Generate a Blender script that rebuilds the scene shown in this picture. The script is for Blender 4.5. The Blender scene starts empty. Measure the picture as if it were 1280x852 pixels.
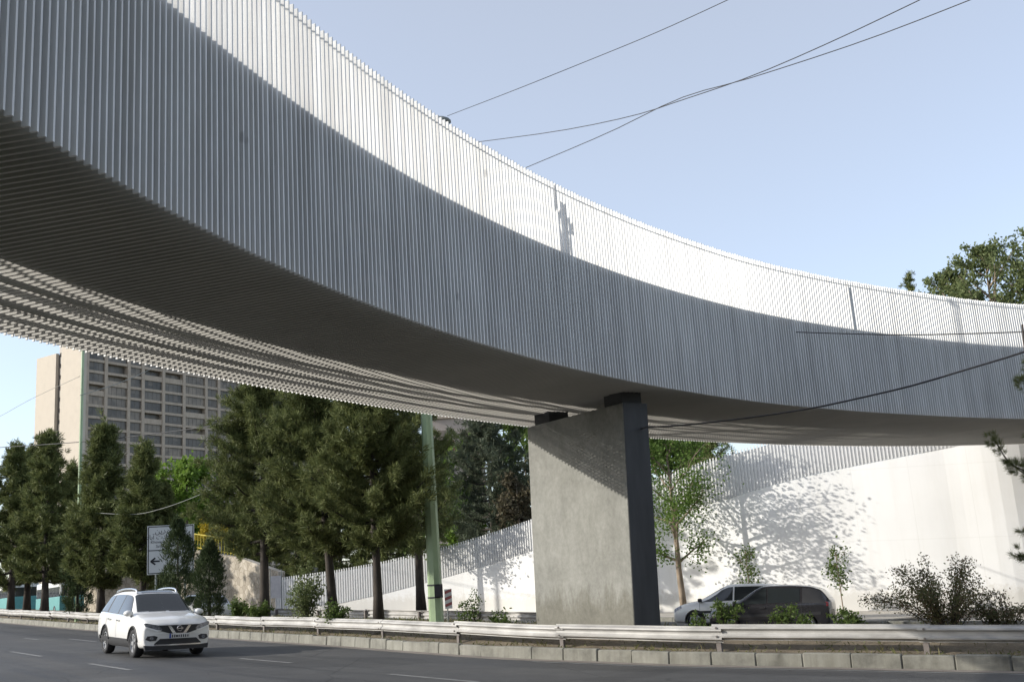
import bpy, bmesh, math, random
import numpy as np
from mathutils import Vector, Matrix, noise

# ------------------------------------------------------------------ camera, sky, sun, exposure
scene = bpy.context.scene
COL = scene.collection
R = math.radians
EYE = np.array([0.0, 0.0, 1.65])
FPX, PITCH, ROLL = 1330.2, 0.22368, -0.06819
_cp, _sp, _cr, _sr = math.cos(PITCH), math.sin(PITCH), math.cos(ROLL), math.sin(ROLL)
FW = np.array([0, _cp, _sp]); _up0 = np.array([0, -_sp, _cp]); _rt0 = np.array([1.0, 0, 0])
RT = _cr * _rt0 + _sr * _up0
UP = -_sr * _rt0 + _cr * _up0
cd = bpy.data.cameras.new('camera'); cam = bpy.data.objects.new('camera', cd); COL.objects.link(cam)
cd.sensor_width = 36; cd.lens = 36 * FPX / 1280; cd.clip_start = 0.1; cd.clip_end = 6000
M4 = Matrix(((RT[0], UP[0], -FW[0], EYE[0]), (RT[1], UP[1], -FW[1], EYE[1]), (RT[2], UP[2], -FW[2], EYE[2]), (0, 0, 0, 1)))
cam.matrix_world = M4
scene.camera = cam

SUN_EL = R(23.0)
SUN_TO = np.array([-0.992, -0.10]); SUN_TO = SUN_TO / np.linalg.norm(SUN_TO)
SUNV = np.array([SUN_TO[0] * math.cos(SUN_EL), SUN_TO[1] * math.cos(SUN_EL), math.sin(SUN_EL)])
world = bpy.data.worlds.new('World'); scene.world = world; world.use_nodes = True
wn = world.node_tree; wn.nodes.clear()
wo = wn.nodes.new('ShaderNodeOutputWorld'); wb = wn.nodes.new('ShaderNodeBackground'); ws = wn.nodes.new('ShaderNodeTexSky')
ws.sky_type = 'NISHITA'; ws.sun_disc = False; ws.sun_elevation = SUN_EL
ws.sun_rotation = math.atan2(SUN_TO[0], SUN_TO[1]); ws.altitude = 1200
ws.air_density = 1.0; ws.dust_density = 3.0; ws.ozone_density = 2.0
wb.inputs['Strength'].default_value = 0.11
# city haze: a pale veil over the clear sky, thicker towards the horizon
wt = wn.nodes.new('ShaderNodeTexCoord'); wx = wn.nodes.new('ShaderNodeSeparateXYZ'); wr = wn.nodes.new('ShaderNodeValToRGB'); wm = wn.nodes.new('ShaderNodeMix')
wn.links.new(wt.outputs['Generated'], wx.inputs[0]); wn.links.new(wx.outputs['Z'], wr.inputs[0])
wr.color_ramp.elements[0].position = 0.0; wr.color_ramp.elements[0].color = (0.25, 0.24, 0.225, 1)
wr.color_ramp.elements[1].position = 0.6; wr.color_ramp.elements[1].color = (0.225, 0.212, 0.185, 1)
wm.data_type = 'RGBA'; wm.blend_type = 'ADD'; wm.inputs[0].default_value = 1.0
wv = wn.nodes.new('ShaderNodeVectorMath'); wv.operation = 'SCALE'; wv.inputs[3].default_value = 10.0
wq = wn.nodes.new('ShaderNodeVectorMath'); wq.operation = 'SCALE'; wq.inputs[3].default_value = 1.15; wn.links.new(ws.outputs[0], wq.inputs[0])
wn.links.new(wr.outputs[0], wv.inputs[0]); wn.links.new(wq.outputs[0], wm.inputs[6]); wn.links.new(wv.outputs[0], wm.inputs[7])
wn.links.new(wm.outputs[2], wb.inputs[0]); wn.links.new(wb.outputs[0], wo.inputs[0])
sd = bpy.data.lights.new('sun', 'SUN'); sd.energy = 3.45; sd.angle = R(0.5); sd.color = (1.0, 0.95, 0.865)
so = bpy.data.objects.new('sun', sd); COL.objects.link(so)
so.rotation_euler = Vector(SUNV).to_track_quat('Z', 'Y').to_euler()
scene.view_settings.view_transform = 'Standard'; scene.view_settings.look = 'None'
scene.view_settings.exposure = 0.54; scene.view_settings.gamma = 1.0; scene.view_settings.use_curve_mapping = False
try:
    scene.cycles.max_bounces = 8; scene.cycles.transparent_max_bounces = 16
except Exception: pass

# ------------------------------------------------------------------ place helpers (photo sight line -> real point at a real distance)
GX = -0.0443
def G(x, y=0): return GX * x
def ray(px, py): return ((px - 640) / FPX) * RT - ((py - 426) / FPX) * UP + FW
def at(px, py, Y): d = ray(px, py); return EYE + d * (Y / d[1])
def gnd(px, py): d = ray(px, py); return EYE + d * (-EYE[2] / (d[2] - GX * d[0]))
def at_z(px, py, z): d = ray(px, py); return EYE + d * ((z - EYE[2]) / d[2])
def foot(px, Y, py=760):                 # ground point under a sight line column at distance Y
    for _ in range(6):
        p = at(px, py, Y); d = ray(px, py)
        # move py so that z hits the ground
        p2 = at(px, py + 10, Y); s = (p2[2] - p[2]) / 10
        py = py + (G(p[0]) - p[2]) / s
    p = at(px, py, Y); return np.array([p[0], Y, G(p[0])])
def project(P):
    P = np.asarray(P, float) - EYE; d = P @ FW
    return np.array([640 + FPX * (P @ RT) / d, 426 - FPX * (P @ UP) / d])

def catmull(pts, n):
    P = np.array(pts, float); m = len(P)
    E = np.vstack([2 * P[0] - P[1], P, 2 * P[-1] - P[-2]])
    out = []
    for t in np.linspace(0, m - 1, n):
        i = min(int(t), m - 2); f = t - i
        a, b, c, d = E[i], E[i + 1], E[i + 2], E[i + 3]
        out.append(0.5 * (2 * b + (c - a) * f + (2 * a - 5 * b + 4 * c - d) * f * f + (3 * b - a - 3 * c + d) * f ** 3))
    return np.array(out)
def resample(P, step=None, n=None):
    P = np.asarray(P, float)
    s = np.r_[0, np.cumsum(np.linalg.norm(np.diff(P, axis=0), axis=1))]
    if n is None: n = max(2, int(round(s[-1] / step)) + 1)
    t = np.linspace(0, s[-1], n)
    return np.stack([np.interp(t, s, P[:, k]) for k in range(P.shape[1])], 1)
def tangents(P):
    T = np.gradient(P, axis=0); return T / np.linalg.norm(T, axis=1)[:, None]
def offset2(P, d):                       # d > 0: to the left of the direction of travel
    T = tangents(P[:, :2]); N = np.stack([-T[:, 1], T[:, 0]], 1)
    return P[:, :2] + N * np.asarray(d).reshape(-1, 1)

# ------------------------------------------------------------------ materials
def nt(name):
    m = bpy.data.materials.new(name); m.use_nodes = True
    t = m.node_tree; b = t.nodes['Principled BSDF']; return m, t, b
def lnk(t, a, b): t.links.new(a, b)
def texco(t, kind='Object', scale=None):
    c = t.nodes.new('ShaderNodeTexCoord'); o = c.outputs[kind]
    if scale:
        mp = t.nodes.new('ShaderNodeMapping'); mp.inputs['Scale'].default_value = scale; lnk(t, o, mp.inputs[0]); o = mp.outputs[0]
    return o
def noise_n(t, co, scale, detail=6, rough=0.6):
    n = t.nodes.new('ShaderNodeTexNoise'); n.inputs['Scale'].default_value = scale; n.inputs['Detail'].default_value = detail
    n.inputs['Roughness'].default_value = rough; lnk(t, co, n.inputs['Vector']); return n.outputs['Fac']
def ramp(t, fac, stops):
    r = t.nodes.new('ShaderNodeValToRGB'); e = r.color_ramp.elements
    while len(e) < len(stops): e.new(0.5)
    for i, (p, c) in enumerate(stops): e[i].position = p; e[i].color = (*c, 1)
    lnk(t, fac, r.inputs[0]); return r.outputs[0]
def mixc(t, fac, a, b, mode='MIX'):
    m = t.nodes.new('ShaderNodeMix'); m.data_type = 'RGBA'; m.blend_type = mode
    if isinstance(fac, float): m.inputs[0].default_value = fac
    else: lnk(t, fac, m.inputs[0])
    for s, v in ((6, a), (7, b)):
        if isinstance(v, tuple): m.inputs[s].default_value = (*v, 1)
        else: lnk(t, v, m.inputs[s])
    return m.outputs[2]
def bump(t, b, h, strength=0.3, dist=0.02):
    n = t.nodes.new('ShaderNodeBump'); n.inputs['Strength'].default_value = strength; n.inputs['Distance'].default_value = dist
    lnk(t, h, n.inputs['Height']); lnk(t, n.outputs[0], b.inputs['Normal'])

def mat_plain(name, col, rough=0.5, metal=0.0, var=0.12, scale=3.0, coat=0.0, stretch=None, bumpy=0.0):
    m, t, b = nt(name)
    co = texco(t, 'Object', stretch)
    f = noise_n(t, co, scale)
    lo = tuple(c * (1 - var) for c in col); hi = tuple(min(1, c * (1 + var)) for c in col)
    lnk(t, ramp(t, f, [(0.3, lo), (0.7, hi)]), b.inputs['Base Color'])
    b.inputs['Roughness'].default_value = rough; b.inputs['Metallic'].default_value = metal
    b.inputs['Coat Weight'].default_value = coat
    if bumpy: bump(t, b, noise_n(t, co, scale * 8), bumpy)
    return m
def mat_leaf(name, cols, transl=0.35, rough=0.55):
    m, t, b = nt(name)
    g = t.nodes.new('ShaderNodeNewGeometry')
    c = ramp(t, g.outputs['Random Per Island'], [(i / (len(cols) - 1), c) for i, c in enumerate(cols)])
    # slow drift between clumps
    f = noise_n(t, texco(t, 'Object'), 0.8, 2)
    c2 = mixc(t, f, c, mixc(t, 0.55, c, cols[-1]))
    lnk(t, c2, b.inputs['Base Color']); b.inputs['Roughness'].default_value = rough; b.inputs['Specular IOR Level'].default_value = 0.15
    tr = t.nodes.new('ShaderNodeBsdfTranslucent'); lnk(t, c2, tr.inputs['Color'])
    mx = t.nodes.new('ShaderNodeMixShader'); mx.inputs[0].default_value = transl
    lnk(t, b.outputs[0], mx.inputs[1]); lnk(t, tr.outputs[0], mx.inputs[2])
    lnk(t, mx.outputs[0], t.nodes['Material Output'].inputs[0])
    return m
def mat_concrete(name, base, var=0.25, scale=1.2, streak=True, seams=None):
    m, t, b = nt(name)
    co = texco(t)
    f1 = noise_n(t, co, scale, 8, 0.65); f2 = noise_n(t, co, scale * 14, 6, 0.7)
    c = ramp(t, f1, [(0.3, tuple(x * (1 - var) for x in base)), (0.5, base), (0.75, tuple(min(1, x * (1 + var * .6)) for x in base))])
    if streak:
        f3 = noise_n(t, texco(t, 'Object', (2.2, 2.2, 0.22)), 2.0, 7, 0.7)
        s = ramp(t, f3, [(0.42, (1, 1, 1)), (0.62, (0.80, 0.79, 0.77))])
        c = mixc(t, 1.0, c, s, 'MULTIPLY')
    c = mixc(t, 0.35, c, mixc(t, f2, (0.35, 0.35, 0.35), (1, 1, 1)), 'MULTIPLY')
    lnk(t, c, b.inputs['Base Color']); b.inputs['Roughness'].default_value = 0.85
    bump(t, b, f2, 0.35, 0.01)
    return m

M = {}
def mat_slat():
    m, t, b = nt('slat_paint'); g = t.nodes.new('ShaderNodeNewGeometry')
    c = ramp(t, g.outputs['Random Per Island'], [(0.0, (0.70, 0.70, 0.69)), (0.5, (0.80, 0.80, 0.785)), (1.0, (0.85, 0.85, 0.835))])
    f = noise_n(t, texco(t, 'Object', (3, 3, 0.35)), 1.5, 7, 0.7)
    c = mixc(t, 1.0, c, ramp(t, f, [(0.35, (1, 1, 1)), (0.72, (0.80, 0.79, 0.77))]), 'MULTIPLY')
    f2 = noise_n(t, texco(t, 'Object'), 0.16, 3)
    c = mixc(t, 1.0, c, ramp(t, f2, [(0.35, (0.88, 0.88, 0.88)), (0.65, (1.03, 1.03, 1.03))]), 'MULTIPLY')
    v = t.nodes.new('ShaderNodeTexVoronoi'); v.inputs['Scale'].default_value = 0.45; lnk(t, texco(t), v.inputs['Vector'])
    c = mixc(t, 1.0, c, ramp(t, v.outputs['Distance'], [(0.0, (0.6, 0.6, 0.6)), (0.03, (0.75, 0.75, 0.75)), (0.045, (1, 1, 1))]), 'MULTIPLY')
    lnk(t, c, b.inputs['Base Color']); b.inputs['Roughness'].default_value = 0.45; return m
M['slat'] = mat_slat()
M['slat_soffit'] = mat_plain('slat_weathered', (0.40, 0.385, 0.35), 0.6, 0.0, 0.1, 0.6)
M['girder'] = mat_plain('girder_steel', (0.17, 0.18, 0.19), 0.55, 0.0, 0.25, 0.8)
M['deck'] = mat_plain('deck_grey', (0.32, 0.32, 0.31), 0.8)
M['parapet'] = mat_plain('parapet_paint', (0.72, 0.72, 0.71), 0.5, 0, 0.04)
M['rail'] = mat_plain('galvanised', (0.5, 0.51, 0.5), 0.5, 0.0, 0.1)
def mat_pier():
    m, t, b = nt('pier_concrete'); co = texco(t)
    f1 = noise_n(t, co, 0.7, 9, 0.68); f2 = noise_n(t, co, 9, 8, 0.75); f4 = noise_n(t, texco(t, 'Object', (1.5, 1.5, .6)), 1.3, 10, .78)
    c = ramp(t, f1, [(0.3, (0.185, 0.185, 0.168)), (0.5, (0.24, 0.24, 0.218)), (0.72, (0.28, 0.28, 0.256))])
    c = mixc(t, 1.0, c, ramp(t, f4, [(0.38, (1.06, 1.06, 1.06)), (0.52, (0.93, 0.93, 0.92)), (0.7, (0.78, 0.78, 0.76))]), 'MULTIPLY')
    c = mixc(t, 0.6, c, ramp(t, f2, [(0.3, (0.66, 0.66, 0.65)), (0.6, (1.08, 1.08, 1.08))]), 'MULTIPLY')
    v = t.nodes.new('ShaderNodeTexVoronoi'); v.inputs['Scale'].default_value = 2.2; lnk(t, co, v.inputs['Vector'])
    c = mixc(t, 1.0, c, ramp(t, v.outputs['Distance'], [(0.0, (0.55, 0.55, 0.53)), (0.035, (1, 1, 1))]), 'MULTIPLY')
    z = t.nodes.new('ShaderNodeSeparateXYZ'); lnk(t, co, z.inputs[0]); ad = t.nodes.new('ShaderNodeMath'); ad.operation = 'MULTIPLY_ADD'; lnk(t, f4, ad.inputs[0]); ad.inputs[1].default_value = -2.2; lnk(t, z.outputs['Z'], ad.inputs[2])
    c = mixc(t, 1.0, c, ramp(t, ad.outputs[0], [(0.0, (0.70, 0.68, 0.63)), (0.45, (1, 1, 1))]), 'MULTIPLY')
    lnk(t, c, b.inputs['Base Color']); b.inputs['Roughness'].default_value = 0.85; bump(t, b, f2, 0.4, 0.012); return m
M['pier'] = mat_pier()
M['pier_shade'] = mat_plain('pier_painted_shade', (0.055, 0.056, 0.058), 0.7, 0, 0.25, 1.2, 0, (2, 2, .4), 0.15)  # near-black tone standing in for shade on the pier's narrow face
M['bearing'] = mat_plain('bearing_dark', (0.05, 0.05, 0.05), 0.8)
M['dark'] = mat_plain('dark_rubber', (0.02, 0.02, 0.02), 0.8)
M['kerb'] = mat_concrete('kerb_concrete', (0.245, 0.24, 0.205), 0.45, 1.6, True)
M['bark'] = mat_plain('bark', (0.045, 0.036, 0.028), 0.9, 0, 0.5, 6, 0, (1, 1, 0.3), 0.6)
M['bark_pale'] = mat_plain('bark_pale', (0.24, 0.19, 0.14), 0.9, 0, 0.4, 5, 0, (1, 1, 0.35), 0.5)
M['pine'] = mat_leaf('pine_needles', [(0.048, 0.074, 0.026), (0.11, 0.14, 0.05), (0.20, 0.215, 0.08)], 0.2)
M['pine_blue'] = mat_leaf('spruce_needles', [(0.04, 0.058, 0.038), (0.085, 0.105, 0.068), (0.13, 0.148, 0.095)], 0.2)
M['cypress'] = mat_leaf('cypress_scale', [(0.024, 0.045, 0.022), (0.05, 0.075, 0.034), (0.08, 0.105, 0.042)], 0.15)
M['leaf'] = mat_leaf('plane_leaf', [(0.045, 0.09, 0.02), (0.085, 0.14, 0.035), (0.13, 0.17, 0.05)], 0.4)
M['leaf_street'] = mat_leaf('street_leaf', [(0.055, 0.115, 0.02), (0.10, 0.175, 0.035), (0.15, 0.22, 0.055)], 0.45)
M['leaf_bright'] = mat_leaf('fresh_leaf', [(0.07, 0.14, 0.02), (0.12, 0.21, 0.03), (0.18, 0.26, 0.05)], 0.45)
M['leaf_grey'] = mat_leaf('poplar_leaf', [(0.09, 0.13, 0.05), (0.15, 0.19, 0.08), (0.21, 0.24, 0.11)], 0.45)
M['leaf_red'] = mat_leaf('rose_leaf', [(0.06, 0.10, 0.035), (0.12, 0.15, 0.06), (0.17, 0.11, 0.075)], 0.3)
M['leaf_rust'] = mat_leaf('rust_leaf', [(0.06, 0.055, 0.03), (0.09, 0.07, 0.045), (0.11, 0.10, 0.06)], 0.3)
M['yellow_flower'] = mat_leaf('yellow_flower', [(0.45, 0.32, 0.02), (0.6, 0.42, 0.03), (0.25, 0.25, 0.04)], 0.3)
M['pole_green'] = mat_plain('green_pole_paint', (0.31, 0.41, 0.24), 0.4, 0, 0.25, 3.0, 0, (1, 1, 0.3))
M['lamp_grey'] = mat_plain('lamp_grey', (0.16, 0.18, 0.18), 0.5)
M['lamp_glass'] = mat_plain('lamp_glass', (0.5, 0.5, 0.48), 0.25)
M['sign_white'] = mat_plain('sign_white', (0.62, 0.63, 0.62), 0.5, 0, 0.04)
M['sign_black'] = mat_plain('sign_black', (0.015, 0.015, 0.02), 0.5)
M['sign_red'] = mat_plain('sign_red', (0.28, 0.05, 0.05), 0.5)
M['wire'] = mat_plain('wire_black', (0.025, 0.025, 0.028), 0.6)
M['wire_pale'] = mat_plain('wire_pale', (0.22, 0.23, 0.21), 0.6)
M['beam'] = mat_plain('guardrail_zinc', (0.42, 0.41, 0.39), 0.5, 0.0, 0.3, 1.2, 0, (1, 1, 3))
M['post'] = mat_plain('guardrail_post', (0.16, 0.14, 0.13), 0.7, 0.0, 0.35)
M['poster'] = mat_plain('poster_white', (0.72, 0.68, 0.68), 0.6)
M['tower_stone'] = mat_concrete('tower_travertine', (0.56, 0.50, 0.42), 0.06, 0.5, False)
M['tower_frame'] = mat_concrete('tower_frame', (0.50, 0.42, 0.34), 0.14, 0.5, True)
M['tower_glass'] = mat_plain('tower_glass', (0.13, 0.115, 0.10), 0.4, 0, 0.5, 0.25)
t_ = M['tower_glass'].node_tree; oi = t_.nodes.new('ShaderNodeObjectInfo'); bs_ = t_.nodes['Principled BSDF']; src = bs_.inputs['Base Color'].links[0].from_socket
lnk(t_, mixc(t_, 1.0, src, ramp(t_, oi.outputs['Random'], [(0.0, (0.55, 0.55, 0.55)), (0.6, (1.0, 0.97, 0.92)), (1.0, (1.7, 1.55, 1.35))]), 'MULTIPLY'), bs_.inputs['Base Color'])
M['tower_dark'] = mat_plain('tower_recess', (0.10, 0.09, 0.085), 0.8)
M['blind'] = mat_plain('tower_blind', (0.16, 0.145, 0.13), 0.7, 0, 0.3, 0.3)
M['stripe'] = mat_concrete('lane_paint', (0.24, 0.24, 0.235), 0.4, 4.0, False)
M['yellow_fence'] = mat_plain('fence_yellow', (0.55, 0.45, 0.06), 0.5)
M['skin'] = mat_plain('skin', (0.40, 0.26, 0.19), 0.6); M['cloth'] = mat_plain('cloth', (0.08, 0.09, 0.12), 0.8)
M['hair'] = mat_plain('hair', (0.02, 0.015, 0.012), 0.7)
M['car_white'] = mat_plain('car_white', (0.78, 0.77, 0.74), 0.28, 0, 0.02, 1, 0.8)
M['car_grey'] = mat_plain('car_grey', (0.24, 0.24, 0.255), 0.3, 0.4, 0.05, 1, 0.8)
M['car_black'] = mat_plain('car_black', (0.028, 0.027, 0.03), 0.25, 0.1, 0.1, 1, 0.8)
M['car_silver'] = mat_plain('car_silver', (0.50, 0.51, 0.52), 0.3, 0.4, 0.04, 1, 0.8)
M['car_glass'] = mat_plain('car_glass', (0.025, 0.03, 0.032), 0.05, 0, 0.1, 1, 0.5)
M['tyre'] = mat_plain('tyre', (0.022, 0.022, 0.024), 0.85)
M['chrome'] = mat_plain('chrome', (0.75, 0.75, 0.76), 0.15, 1.0, 0.02)
M['rim'] = mat_plain('rim_alloy', (0.55, 0.55, 0.56), 0.3, 0.7, 0.05)
M['plastic'] = mat_plain('black_plastic', (0.025, 0.025, 0.027), 0.55)
M['lens'] = mat_plain('headlight_lens', (0.22, 0.23, 0.25), 0.1, 0.3, 0.6, 14)
M['plate'] = mat_plain('plate_white', (0.62, 0.62, 0.6), 0.5)
M['blue'] = mat_plain('plate_blue', (0.03, 0.08, 0.35), 0.5)
M['tail'] = mat_plain('tail_red', (0.25, 0.02, 0.02), 0.25)
M['lamp_white'] = mat_plain('lamp_white', (0.9, 0.9, 0.9), 0.15)
M['bus_teal'] = mat_plain('bus_teal', (0.09, 0.29, 0.29), 0.4)
M['bus_white'] = mat_plain('bus_white', (0.66, 0.68, 0.66), 0.4)
M['house_far'] = mat_concrete('far_house', (0.42, 0.36, 0.32), 0.15, 0.3, False)
M['brick_red'] = mat_plain('far_red', (0.42, 0.10, 0.10), 0.8)

def mat_wall():
    m, t, b = nt('white_wall_paint')
    co = texco(t); uv = texco(t, 'UV')
    f = noise_n(t, co, 0.35, 5); f3 = noise_n(t, texco(t, 'Object', (1.5, 1.5, 0.12)), 1.2, 6, 0.7); f5 = noise_n(t, co, 5, 6, .7)
    c = ramp(t, f, [(0.3, (0.83, 0.83, 0.82)), (0.7, (0.88, 0.88, 0.87))])
    c = mixc(t, 1.0, c, ramp(t, f3, [(0.45, (1, 1, 1)), (0.75, (0.94, 0.935, 0.92))]), 'MULTIPLY')
    br = t.nodes.new('ShaderNodeTexBrick'); br.offset = 0; br.inputs['Scale'].default_value = 1.0; br.inputs['Mortar Size'].default_value = 0.018; br.inputs['Mortar Smooth'].default_value = 0.6
    br.inputs['Brick Width'].default_value = 2.4; br.inputs['Row Height'].default_value = 3.1; br.inputs['Color1'].default_value = (1, 1, 1, 1); br.inputs['Color2'].default_value = (0.985, 0.985, 0.98, 1); br.inputs['Mortar'].default_value = (0.93, 0.93, 0.92, 1)
    lnk(t, uv, br.inputs['Vector']); c = mixc(t, 1.0, c, br.outputs['Color'], 'MULTIPLY')
    z = t.nodes.new('ShaderNodeSeparateXYZ'); lnk(t, uv, z.inputs[0]); ad = t.nodes.new('ShaderNodeMath'); ad.operation = 'MULTIPLY_ADD'; lnk(t, f5, ad.inputs[0]); ad.inputs[1].default_value = -1.6; lnk(t, z.outputs['Y'], ad.inputs[2])
    c = mixc(t, 1.0, c, ramp(t, ad.outputs[0], [(0.0, (0.84, 0.82, 0.78)), (0.4, (1, 1, 1))]), 'MULTIPLY')
    lnk(t, c, b.inputs['Base Color']); b.inputs['Roughness'].default_value = 0.8
    return m
M['wall_white'] = mat_wall()
def mat_asphalt():
    m, t, b = nt('asphalt')
    co = texco(t); uv = texco(t, 'UV')
    big = noise_n(t, co, 0.18, 4); mid = noise_n(t, co, 1.6, 6, 0.7); fine = noise_n(t, co, 55, 3, 0.8)
    c = ramp(t, big, [(0.3, (0.055, 0.055, 0.056)), (0.7, (0.078, 0.077, 0.075))])
    mp = t.nodes.new('ShaderNodeMapping'); mp.inputs['Scale'].default_value = (0.035, 1.1, 1); lnk(t, uv, mp.inputs[0])
    lanes = noise_n(t, mp.outputs[0], 1.0, 6, 0.6)                        # tyre-polished paths and oil along the lanes
    c = mixc(t, 1.0, c, ramp(t, lanes, [(0.32, (0.66, 0.66, 0.67)), (0.5, (1, 1, 1)), (0.68, (1.28, 1.27, 1.25))]), 'MULTIPLY')
    c = mixc(t, 1.0, c, ramp(t, mid, [(0.3, (0.85, 0.85, 0.85)), (0.7, (1.12, 1.12, 1.12))]), 'MULTIPLY')
    mp2 = t.nodes.new('ShaderNodeMapping'); mp2.inputs['Scale'].default_value = (0.06, 0.13, 1); lnk(t, uv, mp2.inputs[0])
    pv = t.nodes.new('ShaderNodeTexVoronoi'); pv.distance = 'CHEBYCHEV'; pv.inputs['Scale'].default_value = 2.0; lnk(t, mp2.outputs[0], pv.inputs['Vector'])
    c = mixc(t, 1.0, c, ramp(t, pv.outputs['Color'], [(0.25, (0.82, 0.82, 0.82)), (0.3, (1, 1, 1)), (0.8, (1, 1, 1)), (0.85, (1.12, 1.11, 1.1))]), 'MULTIPLY')
    wob = t.nodes.new('ShaderNodeMix'); wob.data_type = 'VECTOR'; wob.inputs[0].default_value = 0.12; lnk(t, co, wob.inputs[4])
    nn = t.nodes.new('ShaderNodeTexNoise'); nn.inputs['Scale'].default_value = 1.3; lnk(t, co, nn.inputs['Vector']); lnk(t, nn.outputs['Color'], wob.inputs[5])
    cr = t.nodes.new('ShaderNodeTexVoronoi'); cr.feature = 'DISTANCE_TO_EDGE'; cr.inputs['Scale'].default_value = 0.30; lnk(t, wob.outputs[1], cr.inputs['Vector'])
    c = mixc(t, 1.0, c, ramp(t, cr.outputs['Distance'], [(0.0, (0.5, 0.5, 0.5)), (0.006, (0.95, 0.95, 0.95)), (0.012, (1, 1, 1))]), 'MULTIPLY')
    c = mixc(t, 1.0, c, ramp(t, fine, [(0.3, (0.6, 0.6, 0.6)), (0.7, (1.35, 1.35, 1.33))]), 'MULTIPLY')
    lnk(t, c, b.inputs['Base Color']); lnk(t, ramp(t, lanes, [(0.3, (0.6, 0.6, 0.6)), (0.7, (0.88, 0.88, 0.88))]), b.inputs['Roughness'])
    bump(t, b, fine, 0.4, 0.01); return m
M['asphalt'] = mat_asphalt()
def mat_soil():
    m, t, b = nt('dry_soil')
    co = texco(t); f = noise_n(t, co, 1.1, 8, 0.7); f2 = noise_n(t, co, 22, 5, 0.8)
    c = ramp(t, f, [(0.25, (0.10, 0.085, 0.06)), (0.5, (0.19, 0.155, 0.11)), (0.75, (0.27, 0.23, 0.16))])
    c = mixc(t, 0.6, c, ramp(t, f2, [(0.3, (0.4, 0.38, 0.33)), (0.7, (1.3, 1.25, 1.15))]), 'MULTIPLY')
    lnk(t, c, b.inputs['Base Color']); b.inputs['Roughness'].default_value = 0.95; bump(t, b, f2, 0.8, 0.03); return m
M['soil'] = mat_soil()
M['earth'] = mat_plain('dull_ground', (0.075, 0.08, 0.05), 0.95, 0, 0.4, 0.15)
M['gutter'] = mat_concrete('gutter', (0.24, 0.21, 0.18), 0.35, 1.5, False)
M['pave'] = mat_concrete('pavement', (0.50, 0.46, 0.40), 0.2, 0.8, False)
M['grass'] = mat_leaf('dry_grass', [(0.12, 0.11, 0.05), (0.22, 0.18, 0.09), (0.10, 0.14, 0.04)], 0.3)
def mat_stone():
    m, t, b = nt('rubble_stone')
    co = texco(t, 'Object', (1, 1, 1))
    v = t.nodes.new('ShaderNodeTexVoronoi'); v.inputs['Scale'].default_value = 3.0; lnk(t, co, v.inputs['Vector'])
    v2 = t.nodes.new('ShaderNodeTexVoronoi'); v2.feature = 'DISTANCE_TO_EDGE'; v2.inputs['Scale'].default_value = 3.0; lnk(t, co, v2.inputs['Vector'])
    c = ramp(t, v.outputs['Color'], [(0.1, (0.33, 0.29, 0.23)), (0.5, (0.44, 0.39, 0.31)), (0.9, (0.52, 0.47, 0.39))])
    c = mixc(t, 1.0, c, ramp(t, v2.outputs['Distance'], [(0.0, (0.6, 0.58, 0.55)), (0.08, (1, 1, 1))]), 'MULTIPLY')
    lnk(t, c, b.inputs['Base Color']); b.inputs['Roughness'].default_value = 0.9; return m
M['stone'] = mat_stone()

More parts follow.
